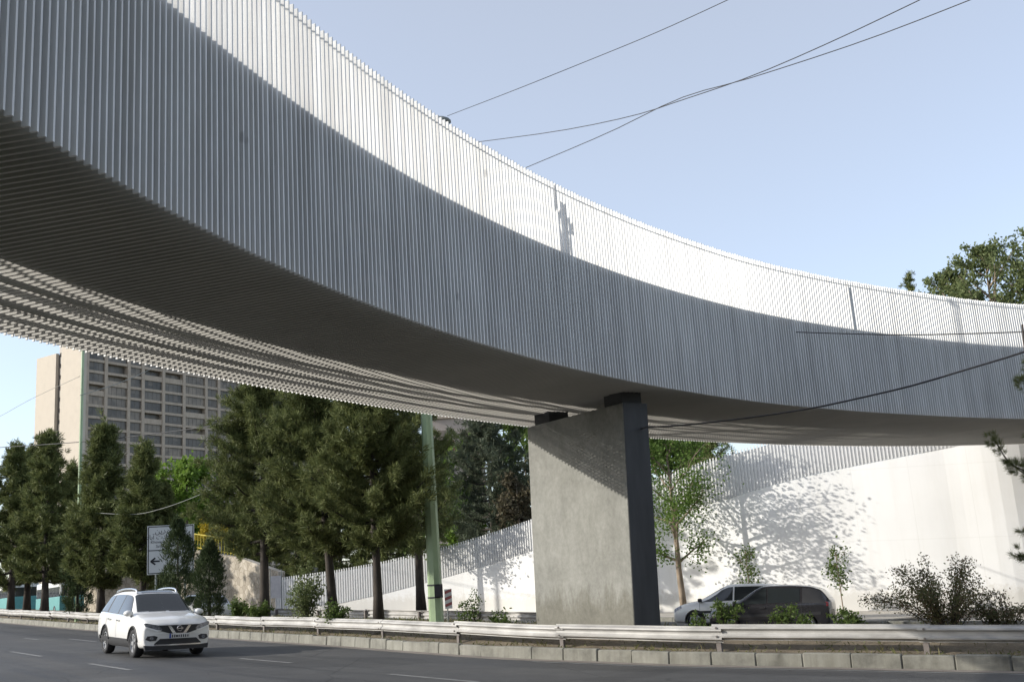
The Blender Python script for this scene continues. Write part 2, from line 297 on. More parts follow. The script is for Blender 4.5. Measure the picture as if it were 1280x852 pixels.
# ------------------------------------------------------------------ mesh helpers
class MB:
    def __init__(s): s.v = []; s.f = []; s.n = 0
    def add(s, V, F):
        V = np.asarray(V, float).reshape(-1, 3); s.v.append(V)
        s.f.extend([tuple(int(i) + s.n for i in f) for f in F]); s.n += len(V)
    def box(s, c, size, ax=None):
        h = np.array(size) / 2; A = np.eye(3) if ax is None else np.asarray(ax, float)
        V = [np.asarray(c) + A[0] * h[0] * i + A[1] * h[1] * j + A[2] * h[2] * k for i in (-1, 1) for j in (-1, 1) for k in (-1, 1)]
        s.add(V, [(0, 1, 3, 2), (4, 6, 7, 5), (0, 4, 5, 1), (2, 3, 7, 6), (0, 2, 6, 4), (1, 5, 7, 3)])
    def hexa(s, b, t):                  # 4 bottom + 4 top corners
        s.add(list(b) + list(t), [(3, 2, 1, 0), (4, 5, 6, 7), (0, 1, 5, 4), (1, 2, 6, 5), (2, 3, 7, 6), (3, 0, 4, 7)])
    def tube(s, P, rad, n=8, cap=True):
        P = np.asarray(P, float); m = len(P); rad = np.broadcast_to(np.asarray(rad, float), (m,))
        T = np.gradient(P, axis=0) if m > 1 else None
        T = T / (np.linalg.norm(T, axis=1)[:, None] + 1e-9)
        ref = np.array([0, 0, 1.0]) if abs(T[0][2]) < 0.9 else np.array([1.0, 0, 0])
        V = []; u = np.cross(T[0], ref); u /= np.linalg.norm(u)
        for i in range(m):
            u = u - T[i] * (u @ T[i]); u /= (np.linalg.norm(u) + 1e-9); w = np.cross(T[i], u)
            for k in range(n):
                a = 2 * math.pi * k / n; V.append(P[i] + rad[i] * (math.cos(a) * u + math.sin(a) * w))
        F = [(i * n + k, i * n + (k + 1) % n, (i + 1) * n + (k + 1) % n, (i + 1) * n + k) for i in range(m - 1) for k in range(n)]
        if cap: F += [tuple(range(n - 1, -1, -1)), tuple(range((m - 1) * n, m * n))]
        s.add(V, F)
    def strip(s, A, B):                 # sheet between two polylines
        A = np.asarray(A); B = np.asarray(B); m = len(A)
        s.add(np.vstack([A, B]), [(i, i + 1, m + i + 1, m + i) for i in range(m - 1)])
    def sweep(s, P, prof, cap=True):    # profile of (left offset, height) swept along an xyz polyline
        P = np.asarray(P, float); T = tangents(P[:, :2]); N = np.stack([-T[:, 1], T[:, 0]], 1); k = len(prof); V = []
        for i in range(len(P)):
            for (o, h) in prof: V.append([P[i, 0] + N[i, 0] * o, P[i, 1] + N[i, 1] * o, P[i, 2] + h])
        F = [(i * k + j, (i + 1) * k + j, (i + 1) * k + (j + 1) % k, i * k + (j + 1) % k) for i in range(len(P) - 1) for j in range(k)]
        if cap: F += [tuple(range(k)), tuple(range((len(P) - 1) * k + k - 1, (len(P) - 1) * k - 1, -1))]
        s.add(V, F)
    def mesh(s, name, mat, smooth=False):
        me = bpy.data.meshes.new(name)
        V = np.vstack(s.v) if s.v else np.zeros((0, 3))
        nv = len(V); nf = len(s.f)
        ls = np.fromiter((len(f) for f in s.f), dtype=np.int32, count=nf)
        li = np.fromiter((i for f in s.f for i in f), dtype=np.int32, count=int(ls.sum()))
        me.vertices.add(nv); me.vertices.foreach_set('co', V.astype(np.float32).ravel())
        me.loops.add(len(li)); me.loops.foreach_set('vertex_index', li)
        me.polygons.add(nf); st = np.r_[0, np.cumsum(ls)[:-1]].astype(np.int32)
        me.polygons.foreach_set('loop_start', st); me.polygons.foreach_set('loop_total', ls)
        me.polygons.foreach_set('use_smooth', np.full(nf, bool(smooth)))
        me.update(calc_edges=True); me.validate()
        me.materials.append(mat)
        return me
    def obj(s, name, mat, parent=None, smooth=False, fix=False):
        me = s.mesh(name, mat, smooth)
        if fix: fix_normals(me)
        return link(name, me, parent)
def fix_normals(me):
    bm = bmesh.new(); bm.from_mesh(me); bmesh.ops.recalc_face_normals(bm, faces=bm.faces); bm.to_mesh(me); bm.free()
def link(name, me, parent=None):
    o = bpy.data.objects.new(name, me); COL.objects.link(o)
    if parent is not None: o.parent = parent
    return o
def tag(o, label=None, cat=None, group=None, kind=None):
    if label: o['label'] = label
    if cat: o['category'] = cat
    if group: o['group'] = group
    if kind: o['kind'] = kind
    return o
def thing(name, label, cat, loc=(0, 0, 0), rz=0.0, group=None):
    o = bpy.data.objects.new(name, None); COL.objects.link(o); o.empty_display_size = 0.2
    o.location = loc; o.rotation_euler = (0, 0, rz); return tag(o, label, cat, group)
def kids(o): return [c for c in bpy.data.objects if c.parent == o]
def copy_tree(o, parent=None):
    c = o.copy(); COL.objects.link(c)
    if parent is not None: c.parent = parent
    for ch in kids(o): copy_tree(ch, c)
    return c
def struct(o): o['kind'] = 'structure'; return o
def leaf_mesh(name, mat, C, D, L, W, rng, bend=0.25):
    """many leaf blades: centres C (n,3), directions D, length L, width W"""
    n = len(C); D = D / (np.linalg.norm(D, axis=1)[:, None] + 1e-9)
    r = rng.normal(size=(n, 3)); S = np.cross(D, r); S /= (np.linalg.norm(S, axis=1)[:, None] + 1e-9)
    U = np.cross(S, D)
    L = np.broadcast_to(L, (n,))[:, None]; W = np.broadcast_to(W, (n,))[:, None]
    a = C; b = C + D * L * 0.5 + S * W * 0.5 + U * L * bend * 0.3; c = C + D * L; d = C + D * L * 0.5 - S * W * 0.5 + U * L * bend * 0.3
    V = np.stack([a, b, c, d], 1).reshape(-1, 3)
    return quads(name, mat, V)
def quads(name, mat, V):
    n = len(V) // 4; me = bpy.data.meshes.new(name)
    me.vertices.add(n * 4); me.vertices.foreach_set('co', V.astype(np.float32).ravel())
    me.loops.add(n * 4); me.loops.foreach_set('vertex_index', np.arange(n * 4, dtype=np.int32))
    me.polygons.add(n); me.polygons.foreach_set('loop_start', np.arange(0, n * 4, 4, dtype=np.int32)); me.polygons.foreach_set('loop_total', np.full(n, 4, np.int32))
    me.update(calc_edges=True); me.materials.append(mat); return me

# ------------------------------------------------------------------ ground, roads, kerb, verge
KP = [(34, 4.5), (22, 11.0), (14, 15.6), (8.31, 18.9), (5.85, 20.4), (2.89, 22.1), (1.23, 23.5), (-0.64, 25.15), (-2.77, 27.9), (-5.54, 31.7), (-8.35, 35.3),
      (-11.59, 39.4), (-19.1, 48.6), (-25.2, 57.0), (-32.4, 67.0), (-48, 89), (-80, 133), (-150, 228)]
K = resample(catmull(KP, 240), 0.8)       # kerb face; travelling towards the far left, left side = carriageway, right = verge
def lift(P2, h): return np.c_[P2[:, :2], G(P2[:, 0]) + h]
gm = MB()
xs = np.linspace(-1, 1, 41); gx = np.sign(xs) * np.abs(xs) ** 2.2 * 2500; gy = np.linspace(0, 1, 41) ** 2.2 * 3500 - 60
V = [(x, y, max(-60, min(40, G(x))) - 0.06) for y in gy for x in gx]
gm.add(V, [(j * 41 + i, j * 41 + i + 1, (j + 1) * 41 + i + 1, (j + 1) * 41 + i) for j in range(40) for i in range(40)])
struct(gm.obj('ground', M['earth']))
def band(name, mat, o1, o2, h, kind=True):
    b = MB(); b.strip(lift(offset2(K, o1), h), lift(offset2(K, o2), h)); o = b.obj(name, mat)
    me = o.data; uv = me.uv_layers.new(name='along'); m_ = len(K); s_ = np.r_[0, np.cumsum(np.linalg.norm(np.diff(K[:, :2], axis=0), axis=1))]
    li = np.empty(len(me.loops), np.int32); me.loops.foreach_get('vertex_index', li)
    UV = np.stack([s_[li % m_], np.where(li < m_, o1, o2)], 1); uv.data.foreach_set('uv', UV.astype(np.float32).ravel())
    return struct(o)
band('road', M['asphalt'], 0.42, 17.0, 0.0)
band('gutter', M['gutter'], 0.0, 0.424, 0.004)
band('pavement', M['asphalt'], 17.2, 20.0, 0.12)
VPROF = [(-0.16, .19), (-0.9, .21), (-1.8, .42), (-3.0, .50), (-5.5, .46), (-6.8, .22), (-8.0, .17)]
vb = MB()
for (oa, ha), (ob_, hb_) in zip(VPROF[:-1], VPROF[1:]): vb.strip(lift(offset2(K, oa), ha), lift(offset2(K, ob_), hb_))
struct(vb.obj('verge', M['soil']))
def verge_h(o): return float(np.interp(-o, [-a for a, _ in VPROF], [h for _, h in VPROF]))
band('opposite_road', M['asphalt'], -8.2, -16.5, 0.004)
band('far_pavement', M['pave'], -16.7, -36.0, 0.14)
# kerbs: a row of cast blocks, each a little out of line
def kerb(o, name, h, thick, seed, lo, hi):
    rng = random.Random(seed); b = MB(); P = resample(offset2(K, o), 0.02 * 45)
    for i in range(len(P) - 1):
        if not (lo < P[i][0] < hi): continue
        a, c = P[i], P[i + 1]; t = (c - a) / np.linalg.norm(c - a); n = np.array([t[1], -t[0]])
        near = np.hypot(*a) < 34; j = rng.uniform(-.02, .02) if near else 0; tl = rng.uniform(-.03, .03) if near else 0; dz = rng.uniform(-.018, .018) if near else 0
        if near and -1.5 < a[0] < 4: j *= 1.8; tl *= 1.8
        g = rng.uniform(.002, .008)
        a2 = a + t * g + n * j; c2 = c - t * g + n * (j + tl * .4)
        z0 = lambda p: G(p[0])
        bt = [np.r_[a2, z0(a2) - .1], np.r_[c2, z0(c2) - .1], np.r_[c2 + n * thick, z0(c2) - .1], np.r_[a2 + n * thick, z0(a2) - .1]]
        tp = [np.r_[a2 + n * .03, z0(a2) + h + dz], np.r_[c2 + n * .03, z0(c2) + h + dz + tl * .3], np.r_[c2 + n * thick, z0(c2) + h + dz + tl * .3], np.r_[a2 + n * thick, z0(a2) + h + dz]]
        b.hexa(bt, tp)
    ob = b.obj(name, M['kerb'], fix=True)
    bv = ob.modifiers.new('bevel', 'BEVEL'); bv.width = 0.02; bv.segments = 1
    return struct(ob)
bed = MB()
for o_, h_ in ((0.0, .21), (-8.0, .165), (-16.5, .135)):
    Pk = K[(K[:, 0] > -70) & (K[:, 0] < 30)]; pa, pb2 = offset2(Pk, o_ - .05), offset2(Pk, o_ - .15); mk = len(Pk)
    Vk = np.vstack([lift(pa, -.1), lift(pb2, -.1), lift(pb2, h_), lift(pa, h_)])
    bed.add(Vk, [(q * mk + i, q * mk + i + 1, ((q + 1) % 4) * mk + i + 1, ((q + 1) % 4) * mk + i) for i in range(mk - 1) for q in range(4)])
struct(bed.obj('kerb_mortar', M['kerb'], fix=True))
kerb(0.0, 'kerb', 0.245, 0.18, 3, -70, 30)
kerb(-8.0, 'opposite_kerb', 0.2, 0.18, 4, -60, 40)
kerb(-16.5, 'far_kerb', 0.17, 0.18, 5, -60, 40)
# painted markings
def marking(name, pa, pb, w, n=8):
    a, b_ = gnd(*pa), gnd(*pb); P = np.linspace(a[:2], b_[:2], n); b = MB()
    b.strip(lift(offset2(P, w / 2), 0.005), lift(offset2(P, -w / 2), 0.005)); struct(b.obj(name, M['stripe']))
for pa, pb in [((112, 829), (163, 837)), ((486, 842), (598, 852)), ((300, 822.5), (364, 828)), ((86, 798), (120, 801.5)), ((14, 814), (52, 820)), ((210, 812), (244, 815)), ((30, 797), (48, 799))]:
    marking('lane_marking', pa, pb, 0.13)
b = MB(); P = resample(offset2(K, 0.62), 0.8); P = P[(P[:, 0] > -0.5) & (P[:, 0] < 30)]
b.strip(lift(offset2(P, .05), 0.005), lift(offset2(P, -.05), 0.005)); struct(b.obj('edge_line', M['stripe']))

# ground cover of the verge: dry grass and litter
rng = np.random.default_rng(11)
def ground_cover():
    Cs = []
    Ks = K[(K[:, 0] > -30) & (K[:, 0] < 20)]
    N = offset2(Ks, -1.0) - Ks[:, :2]
    n = 26000
    i = rng.integers(0, len(Ks), n); o = rng.uniform(0.22, 7.8, n); j = rng.normal(0, .5, n)
    p = Ks[i, :2] + N[i] * o[:, None] + np.stack([-N[i, 1], N[i, 0]], 1) * j[:, None]
    keep = np.array([noise.noise((q[0] * .6, q[1] * .6, 0)) for q in p]) + rng.uniform(-.3, .3, n) > -0.05
    p = p[keep]; m = len(p)
    C = np.c_[p, G(p[:, 0]) + np.array([verge_h(-q) for q in o[keep]])]; D = np.c_[rng.normal(0, .5, m), rng.normal(0, .5, m), rng.uniform(.15, 1, m)]
    return leaf_mesh('ground_cover', M['grass'], C, D, rng.uniform(.05, .2, m), rng.uniform(.012, .03, m), rng)
tag(link('ground_cover', ground_cover()), 'dry grass and low weeds scattered over the verge', 'grass', kind='stuff')

# ------------------------------------------------------------------ footbridge
ZS, ZD, ZT = 5.87, 8.42, 9.87             # soffit, walking deck, slat tips
NEAR = [(-4.66, 0.2), (-4.66, 2.3), (-4.60, 4.91), (-4.32, 7.54), (-3.84, 10.12), (-3.13, 12.64), (-2.22, 15.08), (-1.13, 17.44), (0.13, 19.72), (1.54, 21.91), (3.09, 24.01), (4.78, 26.01),
        (6.55, 27.88), (8.40, 29.55), (10.45, 31.2), (12.6, 32.75), (14.76, 34.2), (16.99, 35.5), (19.4, 36.7), (22.0, 37.8), (25, 38.8), (29, 39.8)]
FAR = [(-10.2, -1), (-10.1, 2.5), (-9.95, 6), (-9.70, 9.6), (-8.87, 12.84), (-7.85, 15.53), (-6.68, 18.19), (-5.38, 20.81), (-3.94, 23.37), (-2.37, 25.86), (-0.67, 28.26), (1.16, 30.57), (3.12, 32.78), (5.19, 34.86), (7.39, 36.81),
       (9.7, 38.61), (12.13, 40.25), (14.67, 41.71), (17.33, 42.99), (20.08, 44.07), (22.95, 44.94), (26, 45.6), (30, 46.2), (36, 46.8)]
SP = 0.117
NC = resample(catmull(NEAR, 600), SP); FCd = catmull(FAR, 900)
NT = tangents(NC); NN = np.stack([-NT[:, 1], NT[:, 0]], 1)      # points across the bridge, away from the camera
def far_pt(i):
    d = FCd - NC[i]; along = d @ NT[i]; acr = d @ NN[i]
    k = np.argmin(np.abs(along) + (acr < 0) * 99); return NC[i] + NN[i] * acr[k]
WD = np.array([(far_pt(i) - NC[i]) @ NN[i] for i in range(len(NC))])
WD = np.convolve(np.r_[[WD[0]] * 20, WD, [WD[-1]] * 20], np.ones(41) / 41, 'valid')
FC = NC + NN * WD[:, None]
bridge = thing('pedestrian_bridge', 'long curved footbridge clad in close white slats sweeping over the road', 'bridge', (NC[180][0], NC[180][1], ZS))
BO = np.array([NC[180][0], NC[180][1], ZS])
W_, DEP, DEPF = 0.028, 0.075, 0.042
sn, ss, sf = MB(), MB(), MB()
rj = random.Random(5)
for i in range(len(NC)):
    t3 = np.r_[NT[i], 0]; n3 = np.r_[NN[i], 0]; z3 = np.array([0, 0, 1.0]); ax = (n3, t3, z3)
    c = np.r_[NC[i], 0]; f = np.r_[FC[i], 0]; w = WD[i]; j = rj.uniform(-.0012, .0012)
    zt = ZT + rj.uniform(-.01, .01)
    sn.box(c + n3 * DEP / 2 + t3 * j + z3 * ((ZS + zt) / 2) - BO, (DEP, W_, zt - ZS), ax)
    sf.box(f - n3 * DEPF / 2 + t3 * j + z3 * ((ZS + ZT) / 2) - BO, (DEPF, .019, ZT - ZS), ax)
    ss.box(c + n3 * w / 2 + t3 * j + z3 * (ZS + .027) - BO, (w - 2 * DEP - .004, .036, .054), ax)
sn.obj('near_slat_screen', M['slat'], bridge); ss.obj('soffit_slats', M['slat_soffit'], bridge); sf.obj('far_slat_screen', M['slat'], bridge)
step = slice(None, None, 4)
NCs, NNs, WDs = NC[step], NN[step], WD[step]
def acr(d): return NCs + NNs * np.asarray(d).reshape(-1, 1)
def sweepbox(mb, d0, d1, z0, z1):
    a, b_ = acr(d0), acr(d1); m = len(a)
    V = np.vstack([np.c_[a, np.full(m, z0)], np.c_[b_, np.full(m, z0)], np.c_[b_, np.full(m, z1)], np.c_[a, np.full(m, z1)]]) - BO
    F = []
    for i in range(m - 1):
        for q in range(4):
            r = (q + 1) % 4; F.append((q * m + i, q * m + i + 1, r * m + i + 1, r * m + i))
    F += [(0, m, 2 * m, 3 * m), (m - 1, 4 * m - 1, 3 * m - 1, 2 * m - 1)]
    mb.add(V, F)
gb = MB(); sweepbox(gb, 0.15, 3.05, ZS + .16, ZD - .20); gb.obj('girder', M['girder'], bridge, fix=True)
db = MB(); sweepbox(db, 0.12, WDs - 0.12, ZD - .19, ZD); db.obj('deck', M['deck'], bridge, fix=True)
hb = MB(); sweepbox(hb, DEP + .002, DEP + .022, ZT - .12, ZT - .10); sweepbox(hb, WDs - DEP - .022, WDs - DEP - .002, ZT - .12, ZT - .10)
hb.obj('handrail', M['rail'], bridge, fix=True)
rb = MB()
for k in range(4):
    z = ZS + .30 + k * .50
    sweepbox(rb, WDs - DEP - .062, WDs - DEP - .002, z, z + .085)
sweepbox(rb, 3.5, 3.56, ZS + DEP + .003, ZS + DEP + .08); sweepbox(rb, 4.3, 4.36, ZS + DEP + .003, ZS + DEP + .08)
rb.obj('cladding_rails', M['rail'], bridge, fix=True)
# joint posts behind the near screen
def near_index(px, z):
    best = min(range(len(NC)), key=lambda i: abs(project((NC[i][0], NC[i][1], z))[0] - px)); return best
for px, w in ((1064, 0.08),):
    i = near_index(px, 9.2); mb = MB(); n3 = np.r_[NN[i], 0]; t3 = np.r_[NT[i], 0]
    mb.box(np.r_[NC[i], 0] + n3 * (DEP + .035) + np.array([0, 0, (ZD + .01 + ZT - .16) / 2]) - BO, (.05, w, ZT - ZD - .17), (n3, t3, np.array([0, 0, 1.0])))
    mb.obj('joint_post', M['slat'], bridge)

# pier
def lean_pt(pxt, pyt, zt, pxb, zb):
    T_ = at_z(pxt, pyt, zt); B_ = at(pxb, 800, T_[1]); return np.array([B_[0], T_[1], zb]), T_
b0, t0 = lean_pt(778, 503, 5.6, 793, -0.1); b1, t1 = lean_pt(659, 534, 5.6, 671, -0.1); b2, t2 = lean_pt(809, 504, 5.6, 827, -0.1)
b3, t3_ = b1 + (b2 - b0), t1 + (t2 - t0)
pier = thing('bridge_pier', 'slab shaped grey concrete pier carrying the curved footbridge behind the guardrail', 'pier', b0)
mb = MB(); mb.hexa([b0 - b0, b2 - b0, b3 - b0, b1 - b0], [t0 - b0, t2 - b0, t3_ - b0, t1 - b0])
pb = mb.obj('pier_body', M['pier'], pier, fix=True); bv = pb.modifiers.new('bevel', 'BEVEL'); bv.width = .02; bv.segments = 2
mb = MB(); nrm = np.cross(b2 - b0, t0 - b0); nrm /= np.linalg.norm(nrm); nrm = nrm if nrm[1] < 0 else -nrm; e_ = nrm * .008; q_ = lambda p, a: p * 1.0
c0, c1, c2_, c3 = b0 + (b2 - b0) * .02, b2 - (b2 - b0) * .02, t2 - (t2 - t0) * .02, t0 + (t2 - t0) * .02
mb.hexa([c0 - b0 - e_, c1 - b0 - e_, c2_ - b0 - e_, c3 - b0 - e_], [c0 - b0 + e_, c1 - b0 + e_, c2_ - b0 + e_, c3 - b0 + e_]); mb.obj('end_face_shade', M['pier_shade'], pier, fix=True)  # thin sheet whose dark colour paints in the end face's shade
u = (t1 - t0) / np.linalg.norm(t1 - t0); v = (t2 - t0) / np.linalg.norm(t2 - t0); thick = np.linalg.norm(t2 - t0); Lp = np.linalg.norm(t1 - t0)
for d in (0.42, Lp - 0.55):
    mb = MB(); c = t0 + u * d + v * thick * .5 - b0
    mb.box(c + [0, 0, .14], (0.62, thick * .8, .30), (u, v, np.array([0, 0, 1.0])))
    mb.obj('bearing_block', M['bearing'], pier)

# ------------------------------------------------------------------ white approach ramp wall
WP = [(-30, 72), (-21, 66.5), (-13.5, 63), (-3.6, 59.2), (0.7, 56.4), (5.5, 52.8), (10.4, 49.5), (14.5, 47.6), (18, 46.1), (21.5, 45.0), (26, 46.9), (34, 48.0)]
WL = resample(catmull(WP, 200), 0.5)
def hit_wall(px, py):
    d = ray(px, py); best = None
    for i in range(len(WL) - 1):
        p, q = WL[i], WL[i + 1]; A_ = np.array([[d[0], p[0] - q[0]], [d[1], p[1] - q[1]]])
        try: t, s = np.linalg.solve(A_, p - EYE[:2])
        except Exception: continue
        if -1e-6 <= s <= 1 + 1e-6 and t > 0: best = (EYE + d * t, i + s); break
    return best
top_px = [(345, 722), (420, 712), (480, 701), (555, 683), (660, 650), (740, 621), (836, 591), (908, 566), (950, 555), (1000, 540), (1080, 520), (1180, 497), (1279, 480)]
bot_px = [(345, 762), (420, 755), (480, 742), (555, 722), (665, 688), (740, 669), (836, 645), (900, 626), (960, 608), (1021, 592), (1100, 576), (1189, 559), (1279, 540)]
def zprof(px):
    s, z = [], []
    for p in px:
        h = hit_wall(*p)
        if h is not None: s.append(h[1]); z.append(h[0][2])
    return np.array(s), np.array(z)
ts, tz = zprof(top_px); bs, bz = zprof(bot_px)
idx = np.arange(len(WL)); i0 = int(max(ts[0], bs[0])); 
ztop = np.interp(idx, ts, tz); zbot = np.interp(idx, bs, bz)
e = idx > ts[-1]; ztop[e] = tz[-1] + (idx[e] - ts[-1]) * .09; e = idx > bs[-1]; zbot[e] = bz[-1] + (idx[e] - bs[-1]) * .09
zbot = np.maximum(zbot, G(WL[:, 0]) + .3); 
sl = idx >= i0
wallr = thing('ramp_wall', 'tall white rendered ramp wall with slatted parapet rising to the footbridge', 'wall', (WL[i0][0], WL[i0][1], 0))
WO = np.array([WL[i0][0], WL[i0][1], 0])
P = WL[sl]; zb_ = zbot[sl]; back = offset2(P, 0.5); m = len(P)
mb = MB()
gz = G(P[:, 0]) - .3
V = np.vstack([np.c_[P, gz], np.c_[back, gz], np.c_[back, zb_], np.c_[P, zb_]]) - WO
F = [(q * m + i, q * m + i + 1, ((q + 1) % 4) * m + i + 1, ((q + 1) % 4) * m + i) for i in range(m - 1) for q in range(4)] + [(0, m, 2 * m, 3 * m), (m - 1, 4 * m - 1, 3 * m - 1, 2 * m - 1)]
mb.add(V, F); wo_ = mb.obj('wall', M['wall_white'], wallr, fix=True)
uv = wo_.data.uv_layers.new(name='face'); li = np.empty(len(wo_.data.loops), np.int32); wo_.data.loops.foreach_get('vertex_index', li)
ua = np.arange(m) * .5; uz = V[:, 2] - np.tile(G(P[:, 0]), 4)
uv.data.foreach_set('uv', np.stack([ua[li % m], uz[li]], 1).astype(np.float32).ravel())
# slatted parapet
mb = MB(); Pf = resample(np.c_[WL[sl], ztop[sl], zbot[sl]], 0.16); T_ = tangents(Pf[:, :2]); 
for i in range(len(Pf)):
    t3 = np.r_[T_[i], 0]; n3 = np.array([-T_[i][1], T_[i][0], 0])
    zt, zb2 = Pf[i, 2], Pf[i, 3] + .02
    mb.box(np.r_[Pf[i, :2], (zt + zb2) / 2] + n3 * .0 - WO, (.05, .06, zt - zb2), (n3, t3, np.array([0, 0, 1.0])))
mb.obj('parapet_slats', M['parapet'], wallr)
mb = MB()
Pm = np.c_[offset2(P, .062), ztop[sl] - .18]; mb.sweep(Pm - WO, [(0, 0), (0.05, 0), (.05, .06), (0, .06)])
Pm = np.c_[offset2(P, .062), zb_ + .02]; mb.sweep(Pm - WO, [(0, 0), (0.06, 0), (.06, .10), (0, .10)])
mb.obj('parapet_rail', M['rail'], wallr, fix=True)
mb = MB(); Pm = np.c_[offset2(P, .028), zb_ + .01]; hh = (ztop[sl] - zb_) * .92
for k in range(len(P) - 1):
    pass
bk = offset2(P, .06)
V = np.vstack([np.c_[offset2(P, .028), zb_ + .01], np.c_[bk, zb_ + .01], np.c_[bk, zb_ + hh], np.c_[offset2(P, .028), zb_ + hh]]) - WO
mb.add(V, F); mb.obj('parapet_panel', M['parapet'], wallr, fix=True)

# rubble stone wall at the far left with its yellow fence
sw = MB(); SWt = [(106, 712), (124, 701), (180, 692), (245, 687), (300, 697), (348, 714)]; SY = [77, 75.5, 73, 70, 67, 64]
T3 = np.array([at(x, y, Y) for (x, y), Y in zip(SWt, SY)])
T3 = resample(T3, 0.6); B3 = T3.copy(); B3[:, 2] = G(T3[:, 0]) - .3
bk = offset2(T3, -0.6) if False else T3[:, :2] + np.array([.25, .6])
m = len(T3)
V = np.vstack([B3, np.c_[bk, B3[:, 2]], np.c_[bk, T3[:, 2]], T3]); o3 = T3[0].copy(); o3[2] = B3[0][2]
F = [(q * m + i, q * m + i + 1, ((q + 1) % 4) * m + i + 1, ((q + 1) % 4) * m + i) for i in range(m - 1) for q in range(4)] + [(0, m, 2 * m, 3 * m), (m - 1, 4 * m - 1, 3 * m - 1, 2 * m - 1)]
sw.add(V - o3, F); so_ = sw.obj('stone_wall', M['stone'], fix=True); so_.location = o3
tag(so_, 'beige rubble stone retaining wall behind the pines left of the ramp', 'wall')
fA, fB = at(240, 686, 70.5), at(296, 695, 67.6)
yf = thing('yellow_fence', 'thin yellow metal railing on top of the stone wall', 'fence', fA)
n = 16
for k in range(n):
    p = fA + (fB - fA) * k / (n - 1) - fA; mb = MB(); mb.tube([p, p + [0, 0, 1.05]], .035, 5); mb.obj('fence_bar', M['yellow_fence'], yf)
mb = MB(); mb.tube([[0, 0, 1.0], fB - fA + [0, 0, 1.0]], .04, 5); mb.tube([[0, 0, .15], fB - fA + [0, 0, .15]], .035, 5); mb.obj('fence_rail', M['yellow_fence'], yf)

# ------------------------------------------------------------------ tower block
def tower():
    base = at(103, 760, 270); A0 = np.array([base[0], base[1]]); dF = np.array([.55, .835]); dF /= np.linalg.norm(dF); nF = np.array([dF[1], -dF[0]])
    z0 = G(A0[0]) - 2; FH = 3.0; NF = 24; ztop = z0 + NF * FH
    root = thing('apartment_tower', 'tall beige apartment slab with a grid of windows beyond the pines', 'building', (A0[0], A0[1], z0))
    O = np.array([A0[0], A0[1], z0])
    def W(s, d, z): return np.array([dF[0] * s - nF[0] * d, dF[1] * s - nF[1] * d, z])   # s along facade, d inward
    ax = (np.r_[dF, 0], np.r_[-nF, 0], np.array([0, 0, 1.0]))
    def bx(mb, s0, s1, d0, d1, za, zb): mb.box(W((s0 + s1) / 2, (d0 + d1) / 2, (za + zb) / 2), (s1 - s0, d1 - d0, zb - za), ax)
    H = NF * FH
    m_ = MB(); bx(m_, -0.6, 92, 1.8, 11.6, 0, H - .3); m_.obj('core', M['tower_dark'], root)
    m_ = MB(); bx(m_, -0.6, 92, 11.62, 20, 0, at(57, 452, 284)[2] - z0 - .3); m_.obj('rear_core', M['tower_dark'], root)
    m_ = MB(); bx(m_, -1.5, -0.61, -0.4, 9.4, 0, H + 1.2); m_.obj('end_wall', M['tower_stone'], root)
    m_ = MB(); bx(m_, -1.5, -0.61, 11.8, 20.6, 0, at(57, 452, 284)[2] - z0); m_.obj('end_wall', M['tower_stone'], root)
    # bays read off the photograph along the foreshortened facade
    pxs = [107, 131, 160, 178, 204, 230, 258, 274, 300, 324]
    ss_ = []
    for px in pxs:
        d = ray(px, 560); k = d[0] / d[1]
        ss_.append((k * A0[1] - A0[0]) / (dF[0] - k * dF[1]))
    w = [ss_[i + 1] - ss_[i] for i in range(len(ss_) - 1)]
    while ss_[-1] < 88: ss_.append(ss_[-1] + w[(len(ss_) - 1) % 4 + 1])
    fr = MB()
    for s in ss_: bx(fr, s - .45, s + .45, -0.15, 1.79, 0, H)
    fr.obj('column_grid', M['tower_frame'], root)
    fr = MB()
    for k in range(NF + 1): bx(fr, -0.6, 91, 0.0, 1.75, k * FH - .35, k * FH + .35)
    fr.obj('floor_band', M['tower_frame'], root)
    rr = random.Random(8); rest = MB(); cnt = 0
    for k in range(6, NF):
        m_ = MB(); bx(m_, -0.75, -0.60, 9.7, 11.5, k * FH + .5, k * FH + 2.4); m_.obj('stair_window', M['tower_glass'], root)
    for k in range(NF):
        for i in range(len(ss_) - 1):
            s0, s1 = ss_[i] + .46, ss_[i + 1] - .46; za, zb = k * FH + .36, (k + 1) * FH - .36
            deep = rr.random() < .3 and (s1 - s0) > 4
            d = 1.3 if deep else .35
            vis = 12 <= k <= 21 and i < 9
            mb = MB() if vis else rest
            bx(mb, s0, s1, d, d + .06, za, zb)
            if vis:
                cnt += 1; f = mb.obj('window', M['tower_glass'], root)
                q = MB(); nm = max(2, int((s1 - s0) / 1.3))
                for a in range(nm + 1):
                    sc = s0 + .04 + (s1 - s0 - .08) * a / nm; bx(q, sc - .04, sc + .04, d - .05, d - .003, za, zb)
                if rr.random() < .45:
                    h = rr.uniform(.3, .9); a = rr.randint(0, nm - 1)
                    bx(q, s0 + (s1 - s0) * a / nm + .06, s0 + (s1 - s0) * (a + 1) / nm - .06, d - .02, d - .004, zb - (zb - za) * h, zb)
                bx(q, s0, s1, d - .055, d - .002, za, za + .07); q.obj('window_frame', M['blind'], f)
                if deep and rr.random() < .8:
                    q = MB(); bx(q, s0, s1, .05, .12, za, za + .75); q.obj('balcony_front', M['tower_frame'], root)
    ro = rest.obj('windows_beyond', M['tower_glass'], root); ro['kind'] = 'stuff'
    m_ = MB(); bx(m_, 20, 32, 3, 12, H, H + 4); m_.obj('roof_plant_room', M['tower_stone'], root)
tower()
